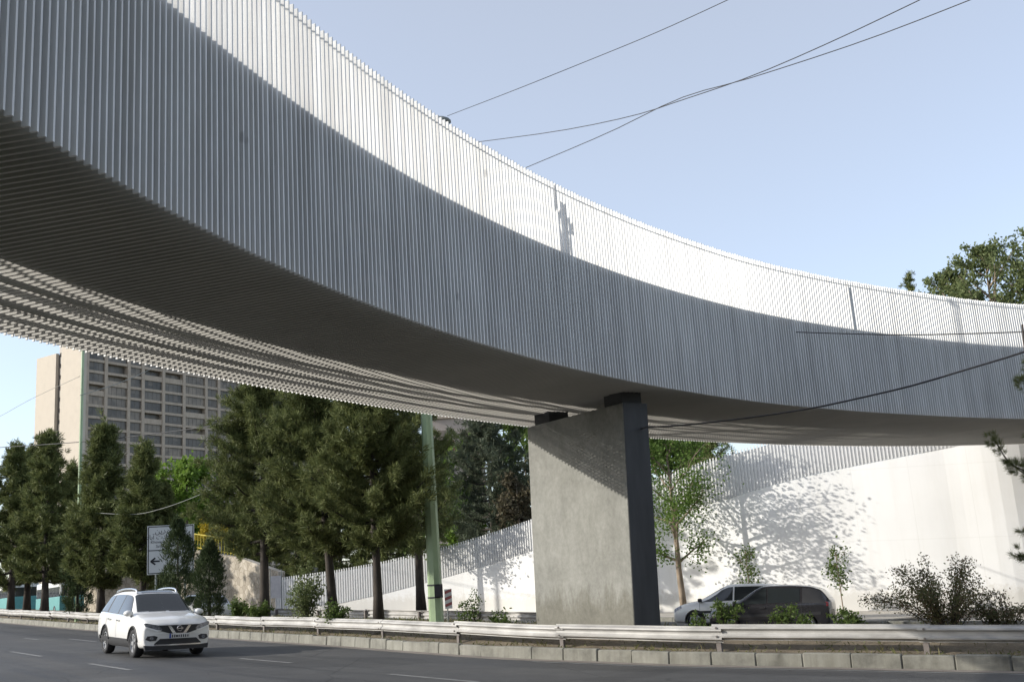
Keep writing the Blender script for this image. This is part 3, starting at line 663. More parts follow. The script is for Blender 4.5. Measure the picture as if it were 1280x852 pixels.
# bits of houses behind the ramp
def far_house(px0, px1, pyt, Y, label, roof_red):
    a, b_ = at(px0, pyt, Y), at(px1, pyt, Y); zb = G(a[0]) - 3
    r = thing('far_house', label, 'house', (a[0], Y, zb)); w = b_[0] - a[0]; h = a[2] - zb
    mb = MB(); mb.box((w / 2, 4, h / 2), (w, 8, h)); mb.obj('wall', M['house_far'], r)
    mb = MB(); mb.box((w / 2, 4, h + .2), (w + .6, 8.6, .4)); mb.obj('roof_slab', M['tower_frame'], r)
    n = max(2, int(w / 3)); 
    for k in range(n):
        for f in range(2):
            mb = MB(); mb.box((w * (k + .5) / n, -.03, h - 2.0 - 3.1 * f), (1.5, .1, 1.5)); wi = mb.obj('window', M['tower_glass'], r)
    if roof_red:
        mb = MB(); mb.box((w * .28, -.04, h - 3.3), (1.6, .08, 2.0)); mb.obj('red_panel', M['brick_red'], r)
far_house(540, 600, 524, 110, 'pinkish flat roofed house with a red panel seen just right of the green pole', True)

# ------------------------------------------------------------------ trees and plants
def pine_meshes(h, cb, rad, seed, nb=44, tufts=16, needles=26, nl=0.24, nw=0.022, mat='pine', leanx=0.0, conic=0.5):
    rng = np.random.default_rng(seed)
    tr = MB(); zz = np.linspace(0, h * .97, 9)
    wob = np.cumsum(rng.normal(0, .012 * h / 8, (9, 2)), axis=0); wob[:, 0] += leanx * zz / h
    TP = np.c_[wob, zz]; tr0 = h * .018 + .03
    tr.tube(TP, np.linspace(tr0, .025, 9) * (1 + .25 * np.exp(-zz / .4)), 9)
    Cs, Ds = [], []
    for i in range(nb):
        t = (i + rng.uniform(0, 1)) / nb; z = cb + (h * .97 - cb) * t ** 0.92
        prof = (min(1, t / .16 + .45)) * (1 - t ** 1.5) ** (.55 + conic) + .10
        L = rad * prof * rng.uniform(.65, 1.18); az = i * 2.39996 + rng.normal(0, .4)
        base = np.array([np.interp(z, zz, TP[:, 0]), np.interp(z, zz, TP[:, 1]), z])
        up = rng.uniform(-.1, .35) + .5 * t
        d = np.array([math.cos(az), math.sin(az), 0]); q = np.linspace(0, 1, 5)
        BP = base + d * (q * L)[:, None] + np.array([0, 0, 1.0]) * (q * L * up * .5 + q ** 2 * L * .22 - .10 * L * np.sin(q * 3.1))[:, None]
        tr.tube(BP, np.linspace(tr0 * .38 * (1 - .6 * t), .012, 5), 5, False)
        k = max(4, int(tufts * (.4 + prof)))
        for _ in range(k):
            a = rng.uniform(.22, 1.04); p = np.array([np.interp(a, q, BP[:, c]) for c in range(3)])
            p = p + rng.normal(0, 1, 3) * np.array([.20, .20, .13]) * (0.35 + .65 * a) * min(1.2, rad * .42)
            dr = d * .6 * a + np.array([0, 0, .55]) + rng.normal(0, .35, 3)
            Cs.append(p); Ds.append(dr / np.linalg.norm(dr))
    for _ in range(10):
        Cs.append(TP[-1] + rng.normal(0, .12, 3) * [1, 1, 2]); Ds.append(np.array([0, 0, 1.0]) + rng.normal(0, .3, 3))
    Cs, Ds = np.array(Cs), np.array(Ds)
    C = np.repeat(Cs, needles, 0); D = np.repeat(Ds, needles, 0)
    D = D + rng.normal(0, .62, D.shape); C = C + rng.normal(0, .045, C.shape)
    n = len(C)
    return tr.mesh('trunk', M['bark'], True), leaf_mesh('crown', M[mat], C, D, nl * rng.uniform(.6, 1.2, n), nw, rng, .1)
def broad_meshes(h, cb, rad, seed, nleaf=9000, leaf=.13, mat='leaf', bark='bark_pale', upright=0.6, sparse=0.0, tr=None, nl=13, cl=1.0):
    rng = np.random.default_rng(seed); mb = MB()
    zz = np.linspace(0, h * .9, 9); wob = np.cumsum(rng.normal(0, .012 * h / 6, (9, 2)), axis=0); wob[0] = 0
    TP = np.c_[wob, zz]; r0 = tr or (h * .014 + .03); mb.tube(TP, np.linspace(r0, .02, 9), 9)
    tips = []
    for i in range(nl):
        t = (i + rng.uniform(0, 1)) / nl; z = cb * .85 + (h * .88 - cb * .85) * t; az = i * 2.39996 + rng.normal(0, .5)
        base = np.array([np.interp(z, zz, TP[:, 0]), np.interp(z, zz, TP[:, 1]), z])
        L = rad * (math.sin(math.pi * (.18 + .72 * t)) ** .7) * rng.uniform(.75, 1.15)
        d = np.array([math.cos(az), math.sin(az), upright * rng.uniform(.5, 1.4)]); d /= np.linalg.norm(d)
        q = np.linspace(0, 1, 6); BP = base + d * (q * L)[:, None] + np.cumsum(rng.normal(0, .04 * L, (6, 3)), 0) * q[:, None] + np.array([0, 0, .12 * L]) * (q ** 2)[:, None]
        mb.tube(BP, np.linspace(r0 * .42 * (1 - .5 * t), .012, 6), 5, False)
        for s in range(7):
            a = rng.uniform(.25, 1); p = np.array([np.interp(a, q, BP[:, c]) for c in range(3)])
            d2 = d * .5 + rng.normal(0, .6, 3) + [0, 0, .25]; d2 /= np.linalg.norm(d2); L2 = L * rng.uniform(.22, .45)
            mb.tube([p, p + d2 * L2 * .5 + rng.normal(0, .03, 3), p + d2 * L2], [.014, .01, .006], 4, False)
            for k in range(4): tips.append((p + d2 * L2 * rng.uniform(.3, 1.1), d2, L2))
    if sparse: tips = [q for q in tips if rng.random() > sparse]
    C, D = [], []
    per = max(3, nleaf // len(tips))
    for p, d2, L2 in tips:
        k = int(per * rng.uniform(.4, 1.6)); s = (.12 + .28 * L2) * cl
        C.append(p + rng.normal(0, s, (k, 3))); D.append(d2 * .5 + rng.normal(0, .7, (k, 3)) - np.array([0, 0, .2]))
    C = np.vstack(C); D = np.vstack(D); n = len(C)
    return mb.mesh('trunk', M[bark], True), leaf_mesh('crown', M[mat], C, D, leaf * rng.uniform(.6, 1.3, n), leaf * .75 * rng.uniform(.7, 1.2, n), rng)
def cypress_meshes(h, rad, seed, n=9000, nl=.16, nw=.03, mat='cypress', cb=.12):
    rng = np.random.default_rng(seed); mb = MB(); mb.tube([[0, 0, 0], [0, 0, h * .9]], [.07, .02], 7)
    nc = int(n / 22); t = rng.uniform(0, 1, nc) ** .8; z = cb + (h - cb) * t
    prof = np.sin(np.pi * np.clip(.16 + .84 * t, 0, 1)) ** .65 * rad
    lob = 1 + .22 * np.sin(z * 4.1 + rng.uniform(0, 6)) + rng.normal(0, .12, nc)
    az = rng.uniform(0, 6.283, nc); r = prof * lob * rng.uniform(.55, 1.05, nc)
    Cc = np.c_[np.cos(az) * r, np.sin(az) * r, z]; Dc = np.c_[np.cos(az) * .55, np.sin(az) * .55, np.full(nc, .9)]
    C = np.repeat(Cc, 22, 0) + rng.normal(0, .07, (nc * 22, 3)); D = np.repeat(Dc, 22, 0) + rng.normal(0, .4, (nc * 22, 3)); m = len(C)
    return mb.mesh('trunk', M['bark'], True), leaf_mesh('crown', M[mat], C, D, nl * rng.uniform(.6, 1.2, m), nw, rng)
def bush_meshes(h, rad, seed, nstem=26, nleaf=5000, leaf=.055, mat='leaf', spread=1.0, stem_r=.012):
    rng = np.random.default_rng(seed); mb = MB(); C, D = [], []
    per = nleaf // nstem
    for i in range(nstem):
        az = rng.uniform(0, 6.283); sp = rng.uniform(.1, 1) * spread; L = h * rng.uniform(.6, 1.08); q = np.linspace(0, 1, 6)
        d = np.array([math.cos(az) * rad * sp, math.sin(az) * rad * sp, L * (1 - .45 * sp ** 2)])
        BP = np.array([math.cos(az) * .08, math.sin(az) * .08, 0]) + d * q[:, None] + np.array([0, 0, .22 * L]) * np.sin(q * 3.14)[:, None] * (sp) + np.cumsum(rng.normal(0, .025 * L, (6, 3)), 0)
        BP[:, 2] = np.maximum(BP[:, 2], .02); mb.tube(BP, np.linspace(stem_r, .004, 6), 4, False)
        k = int(per * rng.uniform(.5, 1.5)); a = rng.uniform(.12, 1.02, k) ** .8
        p = np.stack([np.interp(a, q, BP[:, c]) for c in range(3)], 1) + rng.normal(0, .03 + .035 * h, (k, 3)) * [1, 1, .7]
        C.append(p); D.append(rng.normal(0, .8, (k, 3)) + [0, 0, .25])
    C = np.vstack(C); C[:, 2] = np.maximum(C[:, 2], .02); D = np.vstack(D); n = len(C)
    return mb.mesh('stems', M['bark'], True), leaf_mesh('foliage', M[mat], C, D, leaf * rng.uniform(.6, 1.4, n), leaf * .6, rng)
def plant(name, label, cat, px, Y, ms, rz=0.0, group=None, dz=0.0, names=('trunk', 'crown'), scale=1.0, xyz=None):
    p = foot(px, Y) if xyz is None else np.array(xyz)
    r = thing(name, label, cat, (p[0], p[1], p[2] + dz), rz, group); r.scale = (scale,) * 3
    for nme, me in zip(names, ms): link(nme, me, r)
    return r
def height_at(px, Y, py_top): p = foot(px, Y); return at(px, py_top, Y)[2] - p[2]

VG = 0.44
GRP_P = 'pines along the verge'
pa = pine_meshes(height_at(330, 39.5, 488), 2.4, 2.05, 1, nb=70, tufts=36, needles=28, conic=-.2)
plant('pine_tree', 'broad dark pine standing nearest the stone wall, left of the two leaning trunks', 'pine', 331, 39.5, pa, 0.3, GRP_P, VG)
pb_ = pine_meshes(height_at(412, 35.5, 498), 2.2, 1.7, 2, nb=68, tufts=36, needles=28, leanx=-.55, conic=-.18)
plant('pine_tree', 'dark pine whose trunk leans left, middle of the large pines by the green pole', 'pine', 419, 35.5, pb_, 0.0, GRP_P, VG)
pc = pine_meshes(height_at(470, 32.5, 506), 2.3, 1.7, 3, nb=68, tufts=36, needles=28, conic=-.15)
plant('pine_tree', 'dark upright pine with a bare straight trunk just left of the thick green pole', 'pine', 473, 32.5, pc, 1.0, GRP_P, VG)
pd = pine_meshes(height_at(535, 52, 500), 2.6, 2.2, 4, nb=60, tufts=32, needles=26, nl=.28, nw=.03, conic=-.1)
plant('pine_tree', 'shaded pine directly behind the thick green pole', 'pine', 527, 52, pd, 2.0, GRP_P, VG)
pe = pine_meshes(height_at(128, 53, 541), 1.4, 2.0, 5, nb=72, tufts=28, needles=22, nl=.34, nw=.04, conic=.75)
plant('pine_tree', 'pointed pine just left of the tower windows with a bare trunk base', 'pine', 126, 53, pe, 0.5, GRP_P, VG)
pf = pine_meshes(height_at(178, 50, 566), 1.6, 1.7, 6, nb=60, tufts=26, needles=22, nl=.34, nw=.04, conic=.9)
plant('pine_tree', 'slimmer pine behind the direction sign', 'pine', 178, 50, pf, 0.1, GRP_P, VG)
pg = pine_meshes(height_at(52, 62, 546), 1.8, 2.3, 7, nb=70, tufts=28, needles=22, nl=.36, nw=.045, conic=.75)
plant('pine_tree', 'tall pine at the left edge in front of the teal bus', 'pine', 55, 63, pg, 0.9, GRP_P, VG)
ph = pine_meshes(height_at(14, 68, 552), 1.6, 2.7, 8, nb=66, tufts=28, needles=22, nl=.38, nw=.05, conic=.6)
plant('pine_tree', 'leftmost pine cut by the picture edge', 'pine', 12, 72, ph, 2.2, GRP_P, VG)
plant('pine_tree', 'pine half hidden between the leftmost pine and the tall pine by the bus', 'pine', 33, 74, pg, 4.0, GRP_P, VG, scale=1.06)
plant('pine_tree', 'dark pine filling the gap behind the slim green pole', 'pine', 88, 68, pf, 1.3, GRP_P, VG, scale=1.15)
plant('pine_tree', 'dark pine between the direction sign and the big pines', 'pine', 203, 51, pe, 2.6, GRP_P, VG, scale=.66)

for px_, Y_, top_, sd_, lab_ in ((372, 84, 590, 101, 'dark distant pine seen under the broad pine, above the low end of the ramp'), (428, 82, 600, 102, 'dark distant pine seen between the leaning and the upright trunks'), (486, 80, 606, 103, 'dark distant pine just left of the thick green pole, behind the ramp'), (318, 86, 600, 104, 'dark distant pine above the stone wall behind the broad pine')):
    plant('pine_tree', lab_, 'pine', px_, Y_, pine_meshes(height_at(px_, Y_, top_), 1.0, 3.2, sd_, nb=50, tufts=26, needles=18, nl=.42, nw=.06, conic=.1), sd_, 'pines beyond the ramp')
# small cypresses
plant('cypress_bush', 'pointed dark cypress covering the right half of the direction sign', 'cypress', 222, 45, cypress_meshes(height_at(222, 45, 662), .62, 21), 0, 'cypresses on the verge', VG)
plant('cypress_bush', 'rounder dark cypress just right of the direction sign', 'cypress', 262, 43.5, cypress_meshes(height_at(262, 43.5, 692), .56, 22, 8000), 0, 'cypresses on the verge', VG)
plant('cypress_bush', 'column shaped dark cypress wrapped round the slim green pole', 'cypress', 96, 55.6, cypress_meshes(height_at(96, 55.6, 648), .66, 23, 11000, .2, .04), 0, 'cypresses on the verge', VG)
# trees beyond the ramp and stone wall
plant('leafy_tree', 'bright green leafy tree in front of the tower base', 'tree', 232, 86, broad_meshes(height_at(232, 86, 566), 3, 3.2, 31, 12000, .36, 'leaf_bright'), 0)
plant('spruce_tree', 'large grey green spruce behind the ramp between the green pole and the pier', 'tree', 622, 70, pine_meshes(height_at(622, 70, 505), 2.5, 4.0, 32, nb=76, tufts=26, needles=22, nl=.42, nw=.05, mat='pine_blue', conic=.35), 0)
plant('leafy_tree', 'yellow green leafy tree behind the ramp just right of the green pole', 'tree', 572, 76, broad_meshes(height_at(572, 76, 546), 2.5, 2.6, 33, 9000, .34, 'leaf_bright'), 0)
plant('leafy_tree', 'rusty brown tree touching the left edge of the pier', 'tree', 655, 66, broad_meshes(height_at(655, 66, 585), 2, 1.4, 34, 5000, .26, 'leaf_rust'), 0)
plant('leafy_tree', 'green tree crown behind the pier and the ramp parapet', 'tree', 668, 78, broad_meshes(height_at(668, 78, 510), 2.0, 4.2, 35, 11000, .34, 'leaf'), 0)
plant('spruce_tree', 'dark spruce behind the parapet right of the pier', 'tree', 900, 72, pine_meshes(height_at(900, 72, 520), 2.5, 3.2, 36, nb=60, tufts=22, needles=20, nl=.42, nw=.05, mat='pine', conic=.4), 0)
plant('leafy_tree', 'green tree behind the parapet beside the street plane tree', 'tree', 842, 74, broad_meshes(height_at(842, 74, 520), 2.5, 3.4, 37, 12000, .34, 'leaf'), 0)
# street tree by the white wall and its leaning neighbour
t1m = broad_meshes(9.0, 2.5, 2.5, 41, 8500, .135, 'leaf_street', upright=.7, tr=.17, nl=18, cl=.85)
plant('plane_tree', 'green plane tree with a bare trunk by the white wall right of the pier', 'tree', 856, 49.4, t1m, 0.4)
t2m = broad_meshes(8.4, 3.4, 2.2, 42, 7500, .16, 'leaf', upright=.8, tr=.15, nl=14)
plant('plane_tree', 'slender leaning tree by the ramp wall left of the thick green pole', 'tree', 529, 58.4, t2m, 1.4)
# trees above the right end of the bridge
for px, Y, top, w, sd_, lab, mt in [(1306, 60, 282, 2.6, 51, 'tall loose poplar rising above the right end of the bridge', 'leaf_grey'), (1250, 62, 318, 1.9, 52, 'thin poplar with a forked tip left of the tallest poplar', 'leaf_grey'),
                                (1372, 58, 288, 2.4, 53, 'poplar cut by the right picture edge above the bridge', 'leaf_grey'), (1222, 63, 340, 1.3, 56, 'low poplar top barely over the slat tips', 'leaf_grey')]:
    plant('poplar_tree', lab, 'tree', px, Y, broad_meshes(height_at(px, Y, top) * 1.04, 9, w * 1.25, sd_, 13000, .20, mt, upright=1.5, sparse=.35, nl=34, cl=.55), 0, 'poplars behind the bridge')
plant('poplar_tree', 'leaning loose poplar between the forked poplar and the tallest poplar', 'tree', 1278, 65, broad_meshes(height_at(1278, 65, 330), 9, 2.4, 58, 11000, .21, 'leaf_grey', upright=1.5, sparse=.35, nl=30, cl=.6), 0, 'poplars behind the bridge')
plant('leafy_tree', 'round yellow green tree peeping over the bridge at the right edge', 'tree', 1338, 56, broad_meshes(height_at(1338, 56, 360), 8, 2.0, 54, 7000, .24, 'leaf_bright'), 0)
plant('spruce_tree', 'small reddish conifer tip poking over the bridge railing', 'tree', 1196, 64, pine_meshes(height_at(1196, 64, 336), 8, 1.3, 55, nb=50, tufts=10, needles=20, nl=.3, nw=.05, mat='pine', conic=.8), 0)
# near pine leaning in from the right
def near_pine():
    rng = np.random.default_rng(61); Y = 21.6; b = foot(1352, Y); O = b + [0, 0, VG]
    r = thing('pine_tree', 'near pine reaching in from the right picture edge over the guardrail', 'pine', O, 0, GRP_P)
    zz = np.linspace(-.2, 6.2, 9); TP = np.c_[.05 * np.sin(zz), .04 * np.cos(zz * 1.3), zz]; tr = MB(); tr.tube(TP, np.linspace(.11, .02, 9), 9)
    Cs, Ds = [], []
    def limb(path, k, reach=.10):
        P = catmull(path, 14); tr.tube(P, np.linspace(.028, .006, 14), 5, False); d = (P[-1] - P[0]) / np.linalg.norm(P[-1] - P[0])
        for _ in range(k):
            a = rng.uniform(.18, 1.0) ** .8 * 13; i = min(int(a), 12); p = P[i] + (P[i + 1] - P[i]) * (a - i)
            side = rng.normal(0, 1, 3); side -= d * (side @ d); side /= np.linalg.norm(side); q = p + side * rng.uniform(0, reach) + d * rng.uniform(0, .06)
            Cs.append(q); Ds.append(d * .7 + side * .6 + [0, 0, .2])
    def pt(px, py, dy=0): return at(px, py, Y + dy) - O
    limb([pt(1350, 640), pt(1318, 606), pt(1285, 590), pt(1262, 578), pt(1247, 556, -.1), pt(1240, 545, -.1)], 46, .13)
    limb([pt(1330, 622), pt(1300, 604, .3), pt(1275, 588, .4), pt(1264, 580, .5)], 26, .16)
    limb([pt(1352, 730), pt(1320, 712), pt(1290, 700), pt(1268, 691)], 26, .12)
    limb([pt(1352, 690), pt(1320, 678), pt(1292, 668), pt(1278, 664)], 16, .10)
    limb([pt(1352, 520), pt(1318, 498), pt(1290, 484), pt(1274, 472)], 30, .14)
    for i in range(26):
        z = rng.uniform(1.4, 6.1); az = rng.uniform(-1.9, 1.9); L = rng.uniform(.5, 1.5) * (1 - z / 8); d = np.array([math.cos(az), math.sin(az), .25]); p0 = np.array([0, 0, z])
        limb([p0, p0 + d * L * .5, p0 + d * L + [0, 0, .1]], 12, .14)
    Cs_, Ds_ = np.array(Cs), np.array(Ds); nd = 46; C = np.repeat(Cs_, nd, 0) + rng.normal(0, .012, (len(Cs_) * nd, 3)); D = np.repeat(Ds_, nd, 0) + rng.normal(0, .55, (len(Cs_) * nd, 3)); n = len(C)
    link('trunk', tr.mesh('trunk', M['bark'], True), r); link('crown', leaf_mesh('crown', M['pine'], C, D, .13 * rng.uniform(.6, 1.2, n), .006, rng, .1), r)
near_pine()

# trees and flats added out of view to block sky light and deepen shade
bt = [broad_meshes(11, 2.6, 4.0, 91, 9000, .34, 'leaf'), broad_meshes(12.5, 2.8, 4.2, 92, 9000, .34, 'leaf')]
rb_ = random.Random(4)
for i in range(15):
    x = -30 + i * 5.2; y = -11 - 2.5 * rb_.random() if x < 22 else -11 + (x - 22) * .9
    plant('sky_blocking_tree', 'broad tree added out of view on the near pavement to block sky light', 'tree', 0, 0, bt[i % 2], rb_.uniform(0, 6), 'added trees blocking the sky, near pavement', xyz=(x, y, G(x)), scale=rb_.uniform(.52, .68))
def sky_blocker(x0, y0, w, d, nf, rz, label):  # unseen building added to shut out low sky light
    r = thing('sky_blocking_flats', label, 'building', (x0, y0, G(x0) - 1), rz); h = nf * 3.1
    mb = MB(); mb.box((0, 0, h / 2), (w, d, h)); mb.obj('wall', M['house_far'], r)
    mb = MB(); mb.box((0, 0, h + .2), (w + .6, d + .6, .4)); mb.obj('roof_slab', M['tower_frame'], r)  # roof of the added unseen sky-blocking flats
    for f in range(nf):
        mb = MB(); mb.box((0, d / 2 + .02, f * 3.1 + 1.9), (w * .92, .08, 1.5)); mb.obj('window_band', M['tower_glass'], r)
for x_, y_ in ((17.5, 19.8), (22.5, 17.5), (28, 14.5), (33, 19)):
    plant('sky_blocking_tree', 'broad tree added out of view on the right verge to block sky light', 'tree', 0, 0, bt[1], x_, 'added verge trees blocking the sky', xyz=(x_, y_, G(x_)), scale=.72)  # unseen trees added to cut sky light from the right
sky_blocker(-22, -34, 34, 12, 5, 0, 'five storey block added unseen behind the viewpoint, left, to block sky light')
sky_blocker(18, -36, 40, 12, 6, 0, 'six storey block added unseen behind the viewpoint, right, to block sky light')
sky_blocker(-92, 14, 60, 14, 6, math.pi / 2, 'six storey block added unseen at the far left to block low sky light')
sky_blocker(58, -4, 40, 12, 7, math.pi / 2, 'seven storey block added unseen at the far right to block sky light')

# shrubs and weeds along the rail
SN = ('stems', 'foliage')
plant('rose_bush', 'big sprawling reddish bush behind the guardrail at the right', 'bush', 1190, 22.0, bush_meshes(1.5, 1.45, 71, 46, 8200, .05, 'leaf_red', 1.0, .010), 0, None, VG, SN)
plant('rose_bush', 'lower trailing part of bush right of the big reddish bush', 'bush', 1262, 22.2, bush_meshes(0.8, .8, 72, 22, 2600, .05, 'leaf_red'), 0, None, VG, SN)
for px, Y, top, rad, sd_, nl_, lab, mt in [
    (914, 24.0, 738, .30, 73, 700, 'leafy green sucker in front of the grey car bonnet', 'leaf'), (986, 23.6, 744, .22, 74, 500, 'leafy green sucker in front of the grey car rear door', 'leaf'),
    (1062, 23.0, 757, .35, 75, 700, 'low spreading green shrub just right of the grey car', 'leaf'), (1008, 23.2, 764, .18, 76, 260, 'tiny green weed under the grey car tailgate', 'leaf'),
    (592, 28.0, 737, .26, 77, 600, 'thin weedy shrub right of the chevron board', 'leaf'), (630, 27.6, 762, .30, 78, 600, 'low green weed left of the pier foot', 'leaf'),
    (382, 35.6, 706, .55, 79, 2600, 'airy grey green sapling between the broad pine and the leaning pine', 'leaf_grey'), (322, 39.0, 752, .55, 80, 1800, 'round green bush at the foot of the broad pine', 'leaf'),
    (299, 41.0, 748, .42, 81, 1500, 'round dark bush left of the broad pine trunk', 'leaf'), (417, 33.8, 752, .4, 82, 800, 'green weeds round the foot of the leaning pine', 'leaf'), (880, 23.6, 764, .2, 83, 260, 'small weed beside the foot of the pier', 'leaf')]:
    h = max(.3, height_at(px, Y, top) - VG)
    plant('shrub', lab, 'shrub', px, Y, bush_meshes(h, rad, sd_, 9 if nl_ < 800 else 18, nl_, .07 if Y < 30 else .09, mt), 0, 'shrubs along the guardrail', VG, SN)
for px, Y, top, sd_, lab in [(1056, 45.0, 684, 84, 'thin young sapling against the white wall right of the grey car'), (941, 46.5, 682, 85, 'thin young sapling against the shaded part of the white wall')]:
    h = height_at(px, Y, top); plant('sapling', lab, 'sapling', px, Y, broad_meshes(h, h * .35, .45, sd_, 420, .13, 'leaf', upright=.9, tr=.025, nl=7), 0, 'saplings in front of the white wall', .12)
b_fl = bush_meshes(1.9, 1.2, 86, 20, 2600, .14, 'yellow_flower'); fp = at(262, 688, 71.5)
plant('flowering_bush', 'yellow flowering bush behind the yellow fence', 'bush', 0, 0, b_fl, names=SN, xyz=fp)

# ------------------------------------------------------------------ guardrails
def guardrail(o, x0, x1, label, near, group):
    P = resample(offset2(K, o), 0.25); P = P[(P[:, 0] > x0) & (P[:, 0] < x1)][::-1]   # left to right; left normal points away from the camera
    P = resample(P, 0.25); f = -1 if near else 1                                  # side the corrugated face looks to
    O = np.array([P[0][0], P[0][1], G(P[0][0])]); r = thing('guardrail', label, 'guardrail', O, 0, group)
    base = [(0.0, .46), (0.0, .48), (.075, .515), (.08, .545), (.02, .585), (.015, .615), (.02, .645), (.08, .685), (.075, .715), (0, .75), (0, .77)]
    prof = [(a * f, h) for a, h in base]; prof = prof + [(a - .008 * f, h) for a, h in prof[::-1]]
    rr = random.Random(9); SEG = 16; i = 0; k = 0
    while i < len(P) - 2:
        j = min(i + SEG, len(P) - 1); Q = P[i:j + 1].copy()
        dz0, dz1, dd = rr.uniform(-.025, .025), rr.uniform(-.025, .025), rr.uniform(-.025, .025)
        t = np.linspace(0, 1, len(Q)); Z = G(Q[:, 0]) - .05 + dz0 * (1 - t) + dz1 * t
        Q3 = np.c_[offset2(Q, dd + (.012 if k % 2 else 0.0)), Z]
        if j < len(P) - 1: Q3 = np.vstack([Q3, Q3[-1] + (Q3[-1] - Q3[-2]) * .9])
        mb = MB(); mb.sweep(Q3 - O, prof); bo = mb.obj('beam', M['beam'], r, fix=True)
        tt = Q3[1] - Q3[0]; tt = tt / np.linalg.norm(tt); nn = np.array([-tt[1], tt[0], 0])
        if np.hypot(*P[i]) < 45:
            for hz in (.53, .70):
                q = MB(); c = Q3[0] - O + tt * .12 + [0, 0, hz]; q.tube([c + nn * f * .06, c + nn * f * .10], .022, 6); q.obj('bolt', M['post'], bo)
        c = Q3[0] - O + tt * .10 - nn * f * .06
        q = MB(); q.box(c + [0, 0, .40], (.10, .08, .66), (tt, nn, np.array([0, 0, 1.0]))); q.obj('post', M['post'], r)
        q = MB(); q.box(c + nn * f * .028 + [0, 0, .62], (.12, .05, .18), (tt, nn, np.array([0, 0, 1.0]))); q.obj('spacer', M['post'], r)
        i = j; k += 1
    return r
guardrail(-0.75, -52, 21, 'weathered steel guardrail along the near kerb in front of the pier', True, 'guardrails')
guardrail(-7.4, -40, 3.6, 'shaded steel guardrail on the far side of the verge left of the pier', False, 'guardrails')

# ------------------------------------------------------------------ poles, signs, wires
def green_pole(px, Y, h, r0, r1, label, lamp_px=None, leanpx=None):
    p = foot(px, Y); r = thing('light_pole', label, 'light pole', (p[0], p[1], p[2] + .40), 0, 'green light poles')
    mb = MB(); mb.tube([[0, 0, -.5], [0, 0, h]], [r0, r1], 8); mb.obj('pole', M['pole_green'], r)
    mb = MB(); mb.tube([[0, 0, 0], [0, 0, .05]], [r0 * 1.7, r0 * 1.7], 8); mb.obj('base_plate', M['pole_green'], r)
    return r, p
pl, pp = green_pole(547, 32.5, 14.3, .225, .115, 'thick green octagonal light pole rising behind the bridge beside the big pines')
mb = MB(); q = np.linspace(0, 1, 7); lam = at(554, 150, 32.5) - np.array([pp[0], pp[1], pp[2] + .40])
mb.tube([[0, 0, 14.0], [0, 0, 14.2], [.15, -.02, 14.3], [lam[0] * .6, 0, lam[2] + .02]], [.06, .05, .045, .04], 7); mb.obj('lamp_arm', M['pole_green'], pl, True)
lm = MB(); L0 = np.array([lam[0], 0, lam[2]])
for_x = [(-.30, .05, .04), (-.22, .13, .085), (0, .17, .115), (.17, .15, .10), (.25, .06, .05)]
Vv, Ff = [], []
for (dx, wy, hz) in for_x:
    for a in range(8): Vv.append(L0 + [dx, wy * math.cos(a * math.pi / 4), hz * math.sin(a * math.pi / 4) - dx * .28])
for i in range(4):
    for a in range(8): Ff.append((i * 8 + a, i * 8 + (a + 1) % 8, (i + 1) * 8 + (a + 1) % 8, (i + 1) * 8 + a))
Ff += [tuple(range(8)), tuple(range(39, 31, -1))]
lm.add(Vv, Ff); lm.obj('lamp_head', M['lamp_grey'], pl, True, True)
mb = MB(); bxp = at(549, 738, 32.5) - np.array([pp[0], pp[1], pp[2] + .40]); mb.box([bxp[0], -.21, bxp[2]], (.24, .12, .32)); mb.obj('junction_box', M['sign_black'], pl)
mb = MB(); mb.tube([[0, 0, bxp[2] - .2], [0, 0, bxp[2] - .16]], [.232, .232], 8); mb.tube([[0, 0, bxp[2] + .16], [0, 0, bxp[2] + .2]], [.230, .230], 8); mb.obj('clamp_band', M['sign_black'], pl)
p2, _ = green_pole(95.5, 56, 17.4, .11, .075, 'slim tall green light pole in front of the tower')

